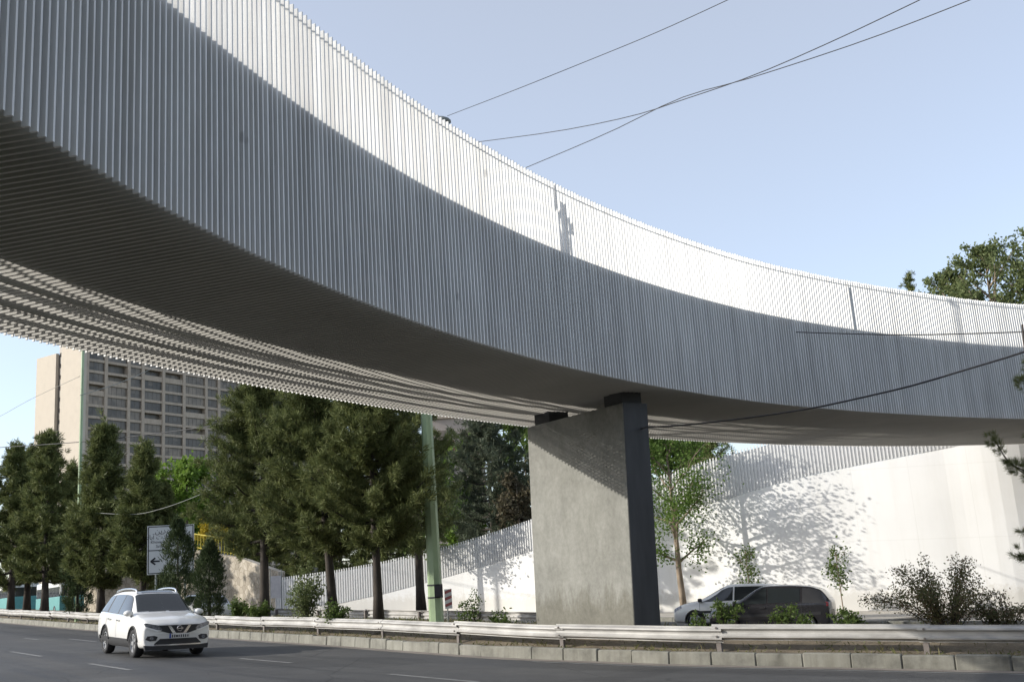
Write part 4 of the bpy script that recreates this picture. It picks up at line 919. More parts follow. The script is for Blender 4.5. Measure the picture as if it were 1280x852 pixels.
def text_mesh(body, size, mat, name, parent, loc, ax, align='RIGHT'):
    c = bpy.data.curves.new('t', 'FONT'); c.body = body; c.size = size; c.align_x = align
    to = bpy.data.objects.new('t', c); COL.objects.link(to)
    dg = bpy.context.evaluated_depsgraph_get(); me = bpy.data.meshes.new_from_object(to.evaluated_get(dg))
    bpy.data.objects.remove(to); me.name = name; me.materials.clear(); me.materials.append(mat)
    o = link(name, me, parent); X, Z = ax; Yv = np.cross(X, Z)
    o.matrix_local = Matrix(((X[0], Z[0], -Yv[0] * -1, loc[0]), (X[1], Z[1], Yv[1], loc[1]), (X[2], Z[2], Yv[2], loc[2]), (0, 0, 0, 1)))
    return o
def direction_sign():
    Y = 47.0; c = at(213.5, 686, Y); pg_ = np.array([c[0], Y, G(c[0]) + .40]); w = 1.95; h = 2.08; cz = c[2] - pg_[2]
    r = thing('direction_sign', 'white direction sign with black Persian lettering and arrows behind a cypress', 'sign', pg_, 0.35)
    mb = MB(); mb.box((0, 0, cz), (w, .06, h)); mb.obj('board', M['sign_white'], r)
    mb = MB(); e = .05; t = .035; y = -.034
    for a in (-1, 1):
        mb.box((a * (w / 2 - e), y, cz), (t, .006, h - 2 * e)); mb.box((0, y - .001, cz + a * (h / 2 - e)), (w - 2 * e, .006, t))
    mb.box((0, y - .001, cz - .02), (w - 2 * e, .006, t)); mb.obj('border', M['sign_black'], r)
    X, Z = np.array([1.0, 0, 0]), np.array([0, 0, 1.0])
    for body, s, x, z in [('\uFEE6\uFBFE\uFEA9\uFEAD\uFEEE\uFEA7', .30, .22, .70), ('\uFEA9\uFE8E\uFE91\uFE81 \uFE95\uFEA9\uFE8E\uFECC\uFEB3', .27, .22, .46), ('Khovardin Blvd', .17, .22, .28), ("Sa'adat abad", .17, .22, .10), ('\uFBFC\uFEAF\uFE8D', .28, -.02, -.30)]:
        text_mesh(body, s, M['sign_black'], 'lettering', r, (x, -.036, cz + z), (X, Z))
    def arrow(cx, z, sgn):
        mb = MB(); mb.box((cx, -.036, cz + z), (.34, .006, .07))
        for a in (-1, 1):
            d = np.array([-sgn * .8, 0, a * .62]); d /= np.linalg.norm(d); n = np.cross(d, [0, 1.0, 0]); tip = np.array([cx + sgn * .2, -.0375, cz + z])
            mb.box(tip + d * .11, (.24, .006, .07), (d, np.array([0, 1.0, 0]), n))
        mb.obj('arrow', M['sign_black'], r)
    arrow(.66, .42, 1); arrow(-.62, -.48, -1)
    for a in (-.6, .6):
        mb = MB(); mb.tube([[a, .07, -.2], [a, .07, cz + h / 2]], .045, 8); mb.obj('post', M['lamp_grey'], r)
direction_sign()
def chevron():
    Y = 34.5; c = at(560, 748, Y); p = np.array([c[0], Y, G(c[0]) + .40]); cz = c[2] - p[2]
    r = thing('chevron_board', 'small red and white striped marker board right of the thick green pole', 'sign', p, .9)
    mb = MB(); mb.box((0, 0, cz), (.34, .03, .60)); mb.obj('board', M['sign_white'], r)
    mb = MB()
    for k in range(3):
        z = cz - .2 + k * .2; y = -.018
        mb.add([(-.16, y, z - .05), (.16, y, z + .02), (.16, y, z + .11), (-.16, y, z + .04)], [(0, 1, 2, 3)])
    mb.obj('stripes', M['sign_red'], r)
    mb = MB(); mb.tube([[0, .035, -.1], [0, .035, cz + .3]], .022, 6); mb.obj('post', M['lamp_grey'], r)
chevron()
def banner():
    Y = 58.0; c = at(345, 733, Y); p = np.array([c[0], Y, G(c[0]) + .14]); cz = c[2] - p[2]
    r = thing('banner_stand', 'small pale banner on two posts beside the broad pine trunk', 'banner', p, .1)
    mb = MB(); mb.box((0, 0, cz), (.55, .03, 1.15)); mb.obj('panel', M['poster'], r)
    for a in (-.29, .29):
        mb = MB(); mb.tube([[a, .0, 0], [a, .0, cz + .9]], .025, 6); mb.obj('post', M['lamp_grey'], r)
banner()

def wire(pts, rad, mat, label, sub=24, ext=(0, 0)):
    P = catmull([at(x, y, Y) for x, y, Y in pts], sub)
    un = lambda v: v / np.linalg.norm(v)                       # runs on to poles outside the photograph
    if ext[0]: P = np.vstack([P[0] + un(P[0] - P[1]) * ext[0], P])
    if ext[1]: P = np.vstack([P, P[-1] + un(P[-1] - P[-2]) * ext[1]])
    o = P[0].copy(); mb = MB(); mb.tube(P - o, rad, 5)
    w = mb.obj('overhead_wire', mat, None, True); w.location = o; return tag(w, label, 'wire')
wire([(562, 144, 32.5), (640, 114, 27.5), (730, 78, 26), (820, 41, 24.5), (910, 0, 23), (990, -38, 22)], .010, M['wire'], 'thin wire rising from the lamp head into the upper sky, leftmost of the sky wires', ext=(.25, 40))
wire([(520, 188, 46), (598, 177.5, 43), (700, 163.5, 39), (790, 145, 36), (850, 126, 34), (940, 95, 32), (1040, 52, 30), (1150, 0, 28), (1200, -25, 27)], .016, M['wire'], 'sagging sky wire leaving the railing at a shallow angle, crossing another wire', ext=(30, 40))
wire([(600, 233, 42), (660, 208.5, 40), (760, 166, 36), (850, 123, 33), (940, 97, 31), (1080, 51, 28.5), (1213, 0, 26), (1260, -20, 25)], .015, M['wire'], 'steeper sky wire leaving the railing right of the lamp, crossing the sagging wire', ext=(30, 40))
wire([(995, 415, 27.8), (1060, 417, 27), (1130, 418.5, 26), (1210, 417, 25), (1300, 414, 24)], .014, M['wire'], 'short level cable tied to the bridge slats at the right', ext=(0, 25))
wire([(1330, 420, 17), (1279, 440, 17.6), (1210, 461, 18.4), (1143, 481, 19.2), (1080, 496, 20), (1017, 509.5, 20.8), (960, 518.5, 21.6), (911, 525, 22.2), (850, 531.5, 23), (811, 533.5, 23.4), (803, 535, 24.75)], .018, M['wire'], 'black cable drooping across the bridge and pier from the right edge', ext=(0, 20))
wire([(-40, 563, 66), (0, 559, 62), (102, 552, 56), (200, 541, 50), (300, 527, 45), (380, 513, 41), (450, 498, 38)], .022, M['wire'], 'dark cable crossing in front of the tower', ext=(30, 3))
wire([(110, 640, 52), (165, 642.5, 49), (200, 636, 47), (240, 622, 45), (275, 606, 43)], .013, M['wire_pale'], 'pale grey cable sagging above the direction sign')
wire([(100, 494, 54), (150, 478, 60), (195, 458, 66), (230, 440, 72)], .02, M['wire_pale'], 'thin pale cable slanting across the upper tower windows')
wire([(100, 470, 54), (40, 498, 60), (0, 520, 64), (-40, 540, 68)], .012, M['wire_pale'], 'thin pale cable in the sky left of the tower', ext=(0, 30))

# ------------------------------------------------------------------ vehicles
def crom(p, t):
    n = len(p); i = min(max(int(math.floor(t)), 0), n - 2); f = t - i
    a = p[max(i - 1, 0)]; b_ = p[i]; c = p[i + 1]; d = p[min(i + 2, n - 1)]
    m0, m1 = (c - a) * .36, (d - b_) * .36
    return (2 * f ** 3 - 3 * f ** 2 + 1) * b_ + (f ** 3 - 2 * f ** 2 + f) * m0 + (-2 * f ** 3 + 3 * f ** 2) * c + (f ** 3 - f ** 2) * m1
class CarBody:
    """stations: (x, zb, w, zbelt, ybelt, yroof, zroof, bulge, collapse_z or None)"""
    def __init__(s, st):
        rows = []
        for (x, zb, w, zB, yB, yR, zR, bul, col) in st:
            sec = [(0, zb), (w * .72, zb), (w * .94, zb + .05), (w, zb + (zB - zb) * .38), (w * .995, zB - (zB - zb) * .22), (yB, zB), (yR + (yB - yR) * .08, zR - (zR - zB) * .10 - .015), (yR * .72, zR - .012), (0, zR)]
            row = []
            for (y, z) in sec:
                if col is not None: z = col
                row.append(np.array([x - math.copysign(bul, x) * (y / .9) ** 2 if bul else x, y, z]))
            rows.append(np.array(row))
        s.rows = np.array(rows)
    def S(s, u, v):
        R_ = s.rows; n = len(R_)
        i = min(max(int(math.floor(u)), 0), n - 2)
        idx = [max(i - 1, 0), i, i + 1, min(i + 2, n - 1)]
        pts = [crom(R_[k], v) for k in idx]; f = u - i
        a, b_, c, d = pts; m0, m1 = (c - a) * .3, (d - b_) * .3
        if i == 0: m0 = (c - b_) * .3
        return (2 * f ** 3 - 3 * f ** 2 + 1) * b_ + (f ** 3 - 2 * f ** 2 + f) * m0 + (-2 * f ** 3 + 3 * f ** 2) * c + (f ** 3 - f ** 2) * m1
    def N(s, u, v):
        e = .02; a = s.S(u + e, v) - s.S(u - e, v); b_ = s.S(u, v + e) - s.S(u, v - e); n = np.cross(b_, a); n /= np.linalg.norm(n) + 1e-9
        p = s.S(u, v)
        if n @ (p - np.array([p[0] * .8, 0, .75])) < 0: n = -n
        return n
    def u_at(s, x, v):
        lo, hi = 0.02, len(s.rows) - 1.02
        for _ in range(30):
            m = (lo + hi) / 2
            if s.S(m, v)[0] < x: lo = m
            else: hi = m
        return (lo + hi) / 2
    def body(s, nu=6, nv=4):
        n = len(s.rows); U = np.linspace(0, n - 1, (n - 1) * nu + 1); Vv = np.linspace(0, 8, 8 * nv + 1)
        mb = MB(); pts = []; per = 2 * len(Vv) - 2
        for u in U:
            half = [s.S(u, v) for v in Vv]; ring = half + [p * [1, -1, 1] for p in half[-2:0:-1]]; pts += ring
        F = [(i * per + k, i * per + (k + 1) % per, (i + 1) * per + (k + 1) % per, (i + 1) * per + k) for i in range(len(U) - 1) for k in range(per)]
        mb.add(pts, F); me = mb.mesh('body', M['car_white'], True)
        bm = bmesh.new(); bm.from_mesh(me); bmesh.ops.remove_doubles(bm, verts=bm.verts, dist=.0008)
        bmesh.ops.dissolve_degenerate(bm, dist=.0005, edges=bm.edges); bmesh.ops.recalc_face_normals(bm, faces=bm.faces)
        for f in bm.faces: f.smooth = True
        bm.to_mesh(me); bm.free(); return me
    def patch(s, cor, off=.004, n=10, m=6, side=1):
        """corner (u,v) x4 -> sheet just proud of the body"""
        c = [np.array(q, float) for q in cor]; mb = MB(); P = []
        for a in range(n + 1):
            for b_ in range(m + 1):
                fa, fb = a / n, b_ / m; q = (c[0] * (1 - fa) + c[1] * fa) * (1 - fb) + (c[3] * (1 - fa) + c[2] * fa) * fb
                p = s.S(q[0], q[1]) + s.N(q[0], q[1]) * off; P.append(p * [1, side, 1])
        mb.add(P, [(a * (m + 1) + b_, (a + 1) * (m + 1) + b_, (a + 1) * (m + 1) + b_ + 1, a * (m + 1) + b_ + 1) for a in range(n) for b_ in range(m)])
        return mb
def boolean_cut(me, cutters):
    o = bpy.data.objects.new('tmp', me); COL.objects.link(o); cs = []
    for cm in cutters:
        c = bpy.data.objects.new('tmpc', cm); COL.objects.link(c); cs.append(c)
        md = o.modifiers.new('b', 'BOOLEAN'); md.operation = 'DIFFERENCE'; md.object = c; md.solver = 'EXACT'
    dg = bpy.context.evaluated_depsgraph_get(); dg.update(); r = bpy.data.meshes.new_from_object(o.evaluated_get(dg))
    for c in cs: bpy.data.objects.remove(c)
    bpy.data.objects.remove(o); return r
def cyl_mesh(c, r, y0, y1, n=32):
    mb = MB(); mb.tube([[c[0], y0, c[1]], [c[0], y1, c[1]]], r, n); me = mb.mesh('c', M['plastic']); fix_normals(me); return me
def wheel_meshes(r, w=.22, spokes=5):
    t = MB(); prof = [(r * .66, -w / 2), (r * .93, -w / 2), (r, -w / 2 + .04), (r, w / 2 - .04), (r * .93, w / 2), (r * .66, w / 2)]; n = 36; V = []; k = len(prof)
    for i in range(n):
        a = 2 * math.pi * i / n
        for (q, y) in prof: V.append((q * math.cos(a), y, q * math.sin(a)))
    t.add(V, [(i * k + j, ((i + 1) % n) * k + j, ((i + 1) % n) * k + (j + 1) % k, i * k + (j + 1) % k) for i in range(n) for j in range(k)])
    tm = t.mesh('tyre', M['tyre'], True); fix_normals(tm)
    q = MB(); V = []; prof = [(r * .67, w / 2 - .01), (r * .60, w / 2 - .005), (r * .57, w / 2 - .05), (r * .57, -w / 2 + .02), (r * .67, -w / 2 + .02)]; k = len(prof)
    for i in range(n):
        a = 2 * math.pi * i / n
        for (p, y) in prof: V.append((p * math.cos(a), y, p * math.sin(a)))
    q.add(V, [(i * k + j, ((i + 1) % n) * k + j, ((i + 1) % n) * k + (j + 1) % k, i * k + (j + 1) % k) for i in range(n) for j in range(k)])
    q.tube([[0, w / 2 - .05, 0], [0, w / 2 - .005, 0]], r * .17, 14)
    for s in range(spokes):
        for da in (-.13, .13):
            a = 2 * math.pi * s / spokes + da; d = np.array([math.cos(a), 0, math.sin(a)]); n_ = np.array([-math.sin(a), 0, math.cos(a)])
            q.box(d * r * .36 + [0, w / 2 - .035, 0], (r * .5, .03, .045), (d, np.array([0, 1.0, 0]), n_))
    rm = q.mesh('rim', M['rim'], False); fix_normals(rm)
    h = MB(); h.tube([[0, -w / 2 + .03, 0], [0, w / 2 - .075, 0]], r * .565, 24); dm = h.mesh('brake_disc', M['plastic']); fix_normals(dm)
    return tm, rm, dm
def front_plate(cb, poly, xf, mat, name, parent, t=.02, sgn=1):
    """flat piece that follows the bowed nose: poly of (y,z), xf(y) gives nose x"""
    mb = MB(); n = len(poly); A_ = [(xf(y) + sgn * t, y, z) for y, z in poly]; B_ = [(xf(y) - sgn * .08, y, z) for y, z in poly]
    mb.add(A_ + B_, [tuple(range(n))] + [tuple(range(2 * n - 1, n - 1, -1))] + [(i, (i + 1) % n, n + (i + 1) % n, n + i) for i in range(n)])
    me = mb.mesh(name, mat); bm = bmesh.new(); bm.from_mesh(me); bmesh.ops.triangulate(bm, faces=bm.faces); bmesh.ops.recalc_face_normals(bm, faces=bm.faces); bm.to_mesh(me); bm.free()
    return link(name, me, parent)
def dens(poly, step=.05):
    out = []
    for i in range(len(poly)):
        a, b_ = np.array(poly[i], float), np.array(poly[(i + 1) % len(poly)], float); k = max(1, int(np.linalg.norm(b_ - a) / step))
        out += [tuple(a + (b_ - a) * j / k) for j in range(k)]
    return out
def build_car(name, label, st, axles, wr, track, paint, glass, loc, heading, slope=True, spokes=5, tint=None):
    cb = CarBody(st); me = cb.body(); me.materials.clear(); me.materials.append(paint)
    cut = [cyl_mesh((ax, wr), wr + .055, s * (track + .35), s * (track - .30)) for ax in axles for s in (-1, 1)]
    me = boolean_cut(me, cut); me.name = 'body'
    for p in me.polygons: p.use_smooth = True
    r = thing(name, label, 'car', loc, heading)
    if slope:
        cz, sz = math.cos(heading), math.sin(heading)
        r.rotation_euler = (math.atan(GX * -sz * 1.0), -math.atan(GX * cz), heading)
    bo = link('body', me, r)
    try:
        md = bo.modifiers.new('edges', 'EDGE_SPLIT'); md.split_angle = R(42)
    except Exception: pass
    tm, rm, dm = wheel_meshes(wr, .22, spokes)
    for ax in axles:
        for s in (-1, 1):
            w = bpy.data.objects.new('wheel', None); COL.objects.link(w); w.parent = r; w.location = (ax, s * (track - .02), wr); w.rotation_euler = (0, random.Random(ax + s).uniform(0, 1), 0 if s > 0 else math.pi)
            for nme, mm in (('tyre', tm), ('rim', rm), ('brake_disc', dm)): link(nme, mm, w)
    for ax in axles:                     # dark wheel housings
        for s in (-1, 1):
            a_ = np.linspace(-.15, math.pi + .15, 17); hp = [(ax + (wr + .045) * math.cos(q), wr + (wr + .045) * math.sin(q)) for q in a_]
            lin = MB(); lin.add([(x_, s * (track - .27), z_) for x_, z_ in hp] + [(x_, s * (track - .29), z_) for x_, z_ in hp], [tuple(range(17)), tuple(range(33, 16, -1))] + [(i, (i + 1) % 17, 17 + (i + 1) % 17, 17 + i) for i in range(17)])
            lin.obj('wheel_housing', M['plastic'], r, fix=True)
    return r, cb, bo

# white SUV ---------------------------------------------------------
SUV = [(-2.32, .5, .78, .9, .74, .58, .95, .10, .78), (-2.31, .42, .83, .98, .78, .60, 1.04, .10, None), (-2.24, .33, .88, 1.04, .84, .64, 1.16, .06, None), (-2.02, .25, .90, 1.09, .87, .60, 1.50, .03, None),
       (-1.75, .235, .91, 1.10, .88, .60, 1.615, 0, None), (-1.0, .215, .91, 1.07, .88, .60, 1.675, 0, None), (-.2, .215, .91, 1.045, .88, .60, 1.68, 0, None), (.32, .215, .91, 1.03, .88, .585, 1.62, 0, None), (1.02, .215, .91, 1.01, .87, .70, 1.13, .03, None),
       (1.28, .215, .91, 1.00, .865, .70, 1.085, .05, None), (1.85, .215, .90, .955, .84, .66, 1.01, .12, None), (2.12, .22, .885, .91, .81, .62, .95, .17, None), (2.27, .24, .86, .85, .78, .60, .87, .21, None), (2.325, .26, .83, .80, .74, .58, .81, .22, None), (2.335, .45, .80, .7, .7, .56, .7, .22, .58)]
sf_ = gnd(169, 821.3); srh = math.radians(-54.5); SH = np.array([math.cos(srh), math.sin(srh)]); SR = np.array([SH[1], -SH[0]])   # heading and its right hand
cw = sf_[:2] - SR * .80 - SH * 1.37     # centre from the right front wheel's contact
suv, cb, sbody = build_car('white_suv', 'white sport utility vehicle with chrome grille driving towards the camera on the road', SUV, (1.37, -1.335), .355, .80, M['car_white'], M['car_glass'], (cw[0], cw[1], G(cw[0]) + .004), srh)
CG = M['car_glass']
# glazing: windscreen between cowl (8) and roof front (7); v 6..8 is the roof half
for nme, cor in (('windscreen', [(7.12, 6.05), (7.93, 6.08), (7.93, 8), (7.12, 8)]), ('rear_window', [(2.05, 6.1), (2.95, 6.1), (2.95, 8), (2.05, 8)])):
    mb = cb.patch(cor, .005, 10, 10, 1); mb2 = cb.patch(cor, .005, 10, 10, -1); mb.add(np.vstack(mb2.v), mb2.f); mb.obj(nme, CG, suv, True, True)
for sd_ in (1, -1):
    for cor in ([(6.05, 5.10), (8.05, 5.10), (7.22, 5.82), (6.05, 5.90)], [(4.72, 5.10), (5.92, 5.10), (5.92, 5.90), (4.72, 5.90)], [(3.35, 5.18), (4.60, 5.10), (4.60, 5.90), (3.75, 5.86)]):
        cb.patch(cor, .007, 12, 6, sd_).obj('side_window', CG, suv, True, True)
    cb.patch([(3.30, 5.08), (8.12, 5.07), (7.20, 5.88), (3.62, 5.93)], .004, 30, 6, sd_).obj('window_surround', M['plastic'], suv, True, True)
    for ax in (1.37, -1.335):            # black arch trims
        a_ = np.linspace(.12, math.pi - .12, 19); P = np.c_[ax + .425 * np.cos(a_), np.full(19, .905), .355 + .425 * np.sin(a_)]
        mb = MB(); mb.tube(P * [1, sd_, 1], .022, 6); mb.obj('arch_trim', M['plastic'], suv, True)
    cb.patch([(3.2, 5.00), (8.3, 5.00), (8.2, 5.06), (3.2, 5.06)], .008, 24, 2, sd_).obj('window_trim', M['chrome'], suv, True, True)
    cb.patch([(3.0, 1.9), (8.3, 1.9), (8.3, 2.75), (3.0, 2.75)], .006, 24, 3, sd_).obj('sill_trim', M['plastic'], suv, True, True)
    for u_ in (4.66, 5.98, 8.15): cb.patch([(u_ - .012, 2.6), (u_ + .012, 2.6), (u_ + .012, 5.0), (u_ - .012, 5.0)], .003, 1, 14, sd_).obj('door_seam', M['plastic'], suv, True, True)
    for u_ in (5.2, 6.4):
        p = cb.S(u_, 4.35) + cb.N(u_, 4.35) * .03; mb = MB(); mb.box(p * [1, sd_, 1], (.2, .03, .035)); mb.obj('door_handle', M['chrome'], suv)
    # mirror
    p = cb.S(8.05, 5.15) + np.array([.0, .075, .07]); mb = MB(); V = []
    for (dx, k) in ((-.07, .85), (-.04, 1), (.05, .9), (.10, .45)):
        for a in range(10): V.append(((p + [dx, .125 * k * math.cos(a * .6283), .085 * k * math.sin(a * .6283)]) * [1, sd_, 1]))
    mb.add(V, [(i * 10 + a, i * 10 + (a + 1) % 10, (i + 1) * 10 + (a + 1) % 10, (i + 1) * 10 + a) for i in range(3) for a in range(10)] + [tuple(range(10)), tuple(range(39, 29, -1))]); mb.obj('mirror', M['car_white'], suv, True, True)
    # roof rail
    q = np.linspace(0, 1, 12); u_ = 4.0 + 3.0 * q; P = np.array([cb.S(a, 6.45) for a in u_]); P[:, 2] += .035 + .03 * np.sin(q * math.pi) ** .4 - .045 * (np.abs(q - .5) > .49)
    mb = MB(); mb.tube(P * [1, sd_, 1], .024, 8); mb.obj('roof_rail', M['chrome'], suv, True)
def nose(y): return 2.335 - .215 * (y / .9) ** 2
fp_ = lambda poly, mat, nme, par=None, t=.012: front_plate(cb, dens(poly), nose, mat, nme, suv if par is None else par, t)
gr = fp_([(-.52, .80), (.52, .80), (.46, .66), (.20, .585), (-.20, .585), (-.46, .66)], M['plastic'], 'grille', None, .004)
for sd_ in (1, -1):
    fp_([(sd_ * .30, .79), (sd_ * .225, .79), (sd_ * .09, .605), (sd_ * .17, .60)], M['chrome'], 'grille_chrome', gr, .028)
    hl = fp_([(sd_ * .42, .70), (sd_ * .52, .80), (sd_ * .80, .86), (sd_ * .84, .84), (sd_ * .80, .76), (sd_ * .56, .66)], M['lens'], 'headlight', None, -.004 + .012)
    fp_([(sd_ * .43, .675), (sd_ * .55, .652), (sd_ * .80, .745), (sd_ * .78, .765), (sd_ * .56, .69)], M['lamp_white'], 'light_strip', hl, .022)
    fp_([(sd_ * .52, .52), (sd_ * .60, .55), (sd_ * .76, .54), (sd_ * .80, .46), (sd_ * .70, .42), (sd_ * .56, .43)], M['plastic'], 'fog_light_recess', None, .012)
    mb = MB(); mb.tube([[nose(.66) + .0, sd_ * .66, .485], [nose(.66) + .03, sd_ * .66, .485]], .045, 12); mb.obj('fog_light', M['lens'], suv)
fp_([(-.18, .605), (.18, .605), (.14, .575), (-.14, .575)], M['chrome'], 'grille_chrome', gr, .026)
lw = fp_([(-.46, .47), (.46, .47), (.60, .345), (.5, .31), (-.5, .31), (-.60, .345)], M['plastic'], 'lower_grille', None, .010)
fp_([(-.60, .335), (.60, .335), (.56, .30), (-.56, .30)], M['chrome'], 'skid_plate', None, .03)
fp_([(-.82, .315), (-.6, .30), (.6, .30), (.82, .315), (.80, .20), (-.80, .20)], M['plastic'], 'lower_lip', None, .02)
# round ring-and-bar emblem
mb = MB(); a = np.linspace(0, 2 * math.pi, 21); mb.tube(np.c_[np.full(21, 2.365), .062 * np.cos(a), .715 + .062 * np.sin(a)], .010, 6, False); mb.box((2.368, 0, .715), (.016, .17, .022)); mb.obj('emblem', M['chrome'], gr)
pt = MB(); pt.box((2.358, 0, .535), (.02, .52, .115)); pto = pt.obj('licence_plate', M['plate'], suv)
pt = MB(); pt.box((2.3695, -.238, .535), (.004, .04, .11)); pt.obj('plate_band', M['blue'], pto)
pt = MB(); rr = random.Random(2)
for k in range(8): pt.box((2.3695, -.18 + k * .056, .53), (.004, .028 if k != 2 else .05, .05 + .02 * rr.random())); 
pt.obj('plate_marks', M['sign_black'], pto)
mb = MB(); q = np.linspace(0, 1, 8)
for s0 in (-.42, .12): mb.tube(np.c_[1.02 + .06 * q * 0 + .02 + .02 * np.sin(q * 3), s0 + .5 * q * .9, 1.135 + .055 * q * 0 + np.zeros(8)], .008, 5)
mb.obj('wiper', M['plastic'], suv)
# faint figures behind glass are left to reflections; roof panel
cb.patch([(5.2, 7.0), (7.02, 7.0), (7.02, 8), (5.2, 8)], .004, 8, 6, 1).obj('sunroof', CG, suv, True, True); cb.patch([(5.2, 7.0), (7.02, 7.0), (7.02, 8), (5.2, 8)], .004, 8, 6, -1).obj('sunroof', CG, suv, True, True)

# grey hatchback passing behind the verge ---------------------------
HB = [(-2.13, .5, .74, .85, .70, .54, .9, .10, .74), (-2.12, .40, .80, .92, .74, .58, .98, .10, None), (-2.05, .30, .83, .95, .79, .60, 1.06, .06, None), (-1.80, .24, .85, .97, .82, .57, 1.30, .03, None), (-1.45, .22, .86, .96, .825, .57, 1.41, 0, None),
      (-.8, .2, .86, .93, .83, .57, 1.455, 0, None), (0, .2, .86, .91, .83, .56, 1.45, 0, None), (.30, .2, .86, .90, .83, .55, 1.40, 0, None), (1.10, .2, .86, .88, .82, .66, .98, .03, None), (1.5, .2, .85, .85, .80, .64, .90, .08, None),
      (1.85, .22, .83, .78, .76, .58, .81, .15, None), (2.05, .24, .80, .70, .70, .54, .72, .18, None), (2.12, .28, .76, .62, .66, .5, .64, .18, None), (2.13, .3, .74, .55, .62, .5, .55, .18, .48)]
def small_car(name, label, px, Y, heading, paint, par_glass, dark_rear=False):
    p = foot(px, Y)
    r, cb, bo = build_car(name, label, HB, (1.28, -1.30), .30, .74, paint, CG, (p[0], p[1], p[2] + .008), heading)
    for nme, cor in (('windscreen', [(7.10, 6.05), (7.93, 6.08), (7.93, 8), (7.10, 8)]), ('rear_window', [(2.1, 6.05), (3.4, 6.05), (3.4, 8), (2.1, 8)])):
        mb = cb.patch(cor, .005, 10, 10, 1); mb2 = cb.patch(cor, .005, 10, 10, -1); mb.add(np.vstack(mb2.v), mb2.f); mb.obj(nme, CG, r, True, True)
    for sd_ in (1, -1):
        for cor in ([(6.05, 5.08), (8.02, 5.08), (7.2, 5.85), (6.05, 5.92)], [(4.55, 5.08), (5.92, 5.08), (5.92, 5.92), (4.55, 5.92)], [(3.0, 5.15), (4.42, 5.08), (4.42, 5.92), (3.5, 5.88)]):
            cb.patch(cor, .005, 12, 6, sd_).obj('side_window', CG, r, True, True)
        cb.patch([(2.1, 4.5), (4.45, 4.9), (4.45, 5.95), (3.0, 5.98)], .010, 14, 8, sd_).obj('rear_quarter', M['plastic'], r, True, True)
        for u_ in (4.5, 5.98, 8.1): cb.patch([(u_ - .012, 2.2), (u_ + .012, 2.2), (u_ + .012, 5.0), (u_ - .012, 5.0)], .003, 1, 14, sd_).obj('door_seam', M['plastic'], r, True, True)
        cb.patch([(3.0, 3.3), (9.0, 3.3), (9.0, 3.55), (3.0, 3.55)], .006, 24, 2, sd_).obj('side_trim', M['plastic'], r, True, True)
        for u_ in (5.3, 6.5):
            p_ = cb.S(u_, 4.4) + cb.N(u_, 4.4) * .02; mb = MB(); mb.box(p_ * [1, sd_, 1], (.18, .03, .03)); mb.obj('door_handle', M['plastic'], r)
        p_ = cb.S(8.0, 5.1) + np.array([0, .10, .06]); mb = MB(); mb.box(p_ * [1, sd_, 1], (.12, .18, .12)); mo = mb.obj('mirror', M['plastic'], r); bv = mo.modifiers.new('b', 'BEVEL'); bv.width = .03; bv.segments = 2
        cb.patch([(10.0, 4.3), (11.7, 4.0), (11.7, 5.0), (10.0, 4.95)], .006, 8, 4, sd_).obj('headlight', M['lens'], r, True, True)
        cb.patch([(1.2, 4.2), (2.2, 4.2), (2.4, 5.0), (1.2, 5.0)], .006, 6, 4, sd_).obj('tail_light', M['tail'], r, True, True)
    nz = lambda y: 2.13 - .18 * (y / .9) ** 2
    front_plate(cb, dens([(-.4, .44), (.4, .44), (.36, .30), (-.36, .30)]), nz, M['plastic'], 'grille', r, .01)
    return r
gy = small_car('black_hatchback', 'near black small hatchback passing in front of the white wall, nearest the guardrail', 967, 32.6, math.radians(158), M['car_black'], CG)
gy.scale = (.85, .96, .97)
small_car('white_hatchback', 'white hatchback half hidden behind the black hatchback right of the pier', 925, 36.6, math.radians(158), M['car_white'], CG)
small_car('silver_car', 'pale silver car on the opposite road behind the white vehicle', 248, 52, math.radians(128), M['car_silver'], CG)

# teal and white buses beyond the left pines ------------------------
def bus(px, Y, label):
    p = foot(px, Y); hd = math.radians(126); r = thing('city_bus', label, 'bus', (p[0], p[1], p[2] + .01), hd, 'buses beyond the pines')
    r.scale = (.72, .86, .77)
    def bev(o, w=.12): m_ = o.modifiers.new('b', 'BEVEL'); m_.width = w; m_.segments = 3
    mb = MB(); mb.box((0, 0, 1.05), (11, 2.5, 1.5)); bev(mb.obj('lower_body', M['bus_teal'], r), .06)
    mb = MB(); mb.box((0, 0, 2.55), (10.9, 2.46, 1.46)); bev(mb.obj('upper_body', M['bus_white'], r), .2)
    mb = MB(); mb.box((0.5, 0, 3.38), (5, 1.6, .2)); bev(mb.obj('roof_unit', M['bus_white'], r), .06)
    for k in range(7):
        for s in (-1, 1):
            mb = MB(); mb.box((-4.6 + k * 1.5, s * 1.235, 2.25), (1.36, .03, .92)); mb.obj('window', CG, r)
    for s in (-1, 1):
        mb = MB(); mb.box((s * 5.455, 0, 2.2), (.03, 2.1, 1.2)); mb.obj('windscreen', CG, r)
    tm, rm, dm = wheel_meshes(.48, .28, 8)
    for ax in (-3.4, 3.2):
        for s in (-1, 1):
            w = bpy.data.objects.new('wheel', None); COL.objects.link(w); w.parent = r; w.location = (ax, s * 1.14, .48); w.rotation_euler = (0, 0, 0 if s > 0 else math.pi)
            link('tyre', tm, w); link('rim', rm, w)
bus(77, 84, 'teal and white bus right of the tall left pine'); bus(20, 98, 'teal bus further left mostly hidden by the leftmost pine')

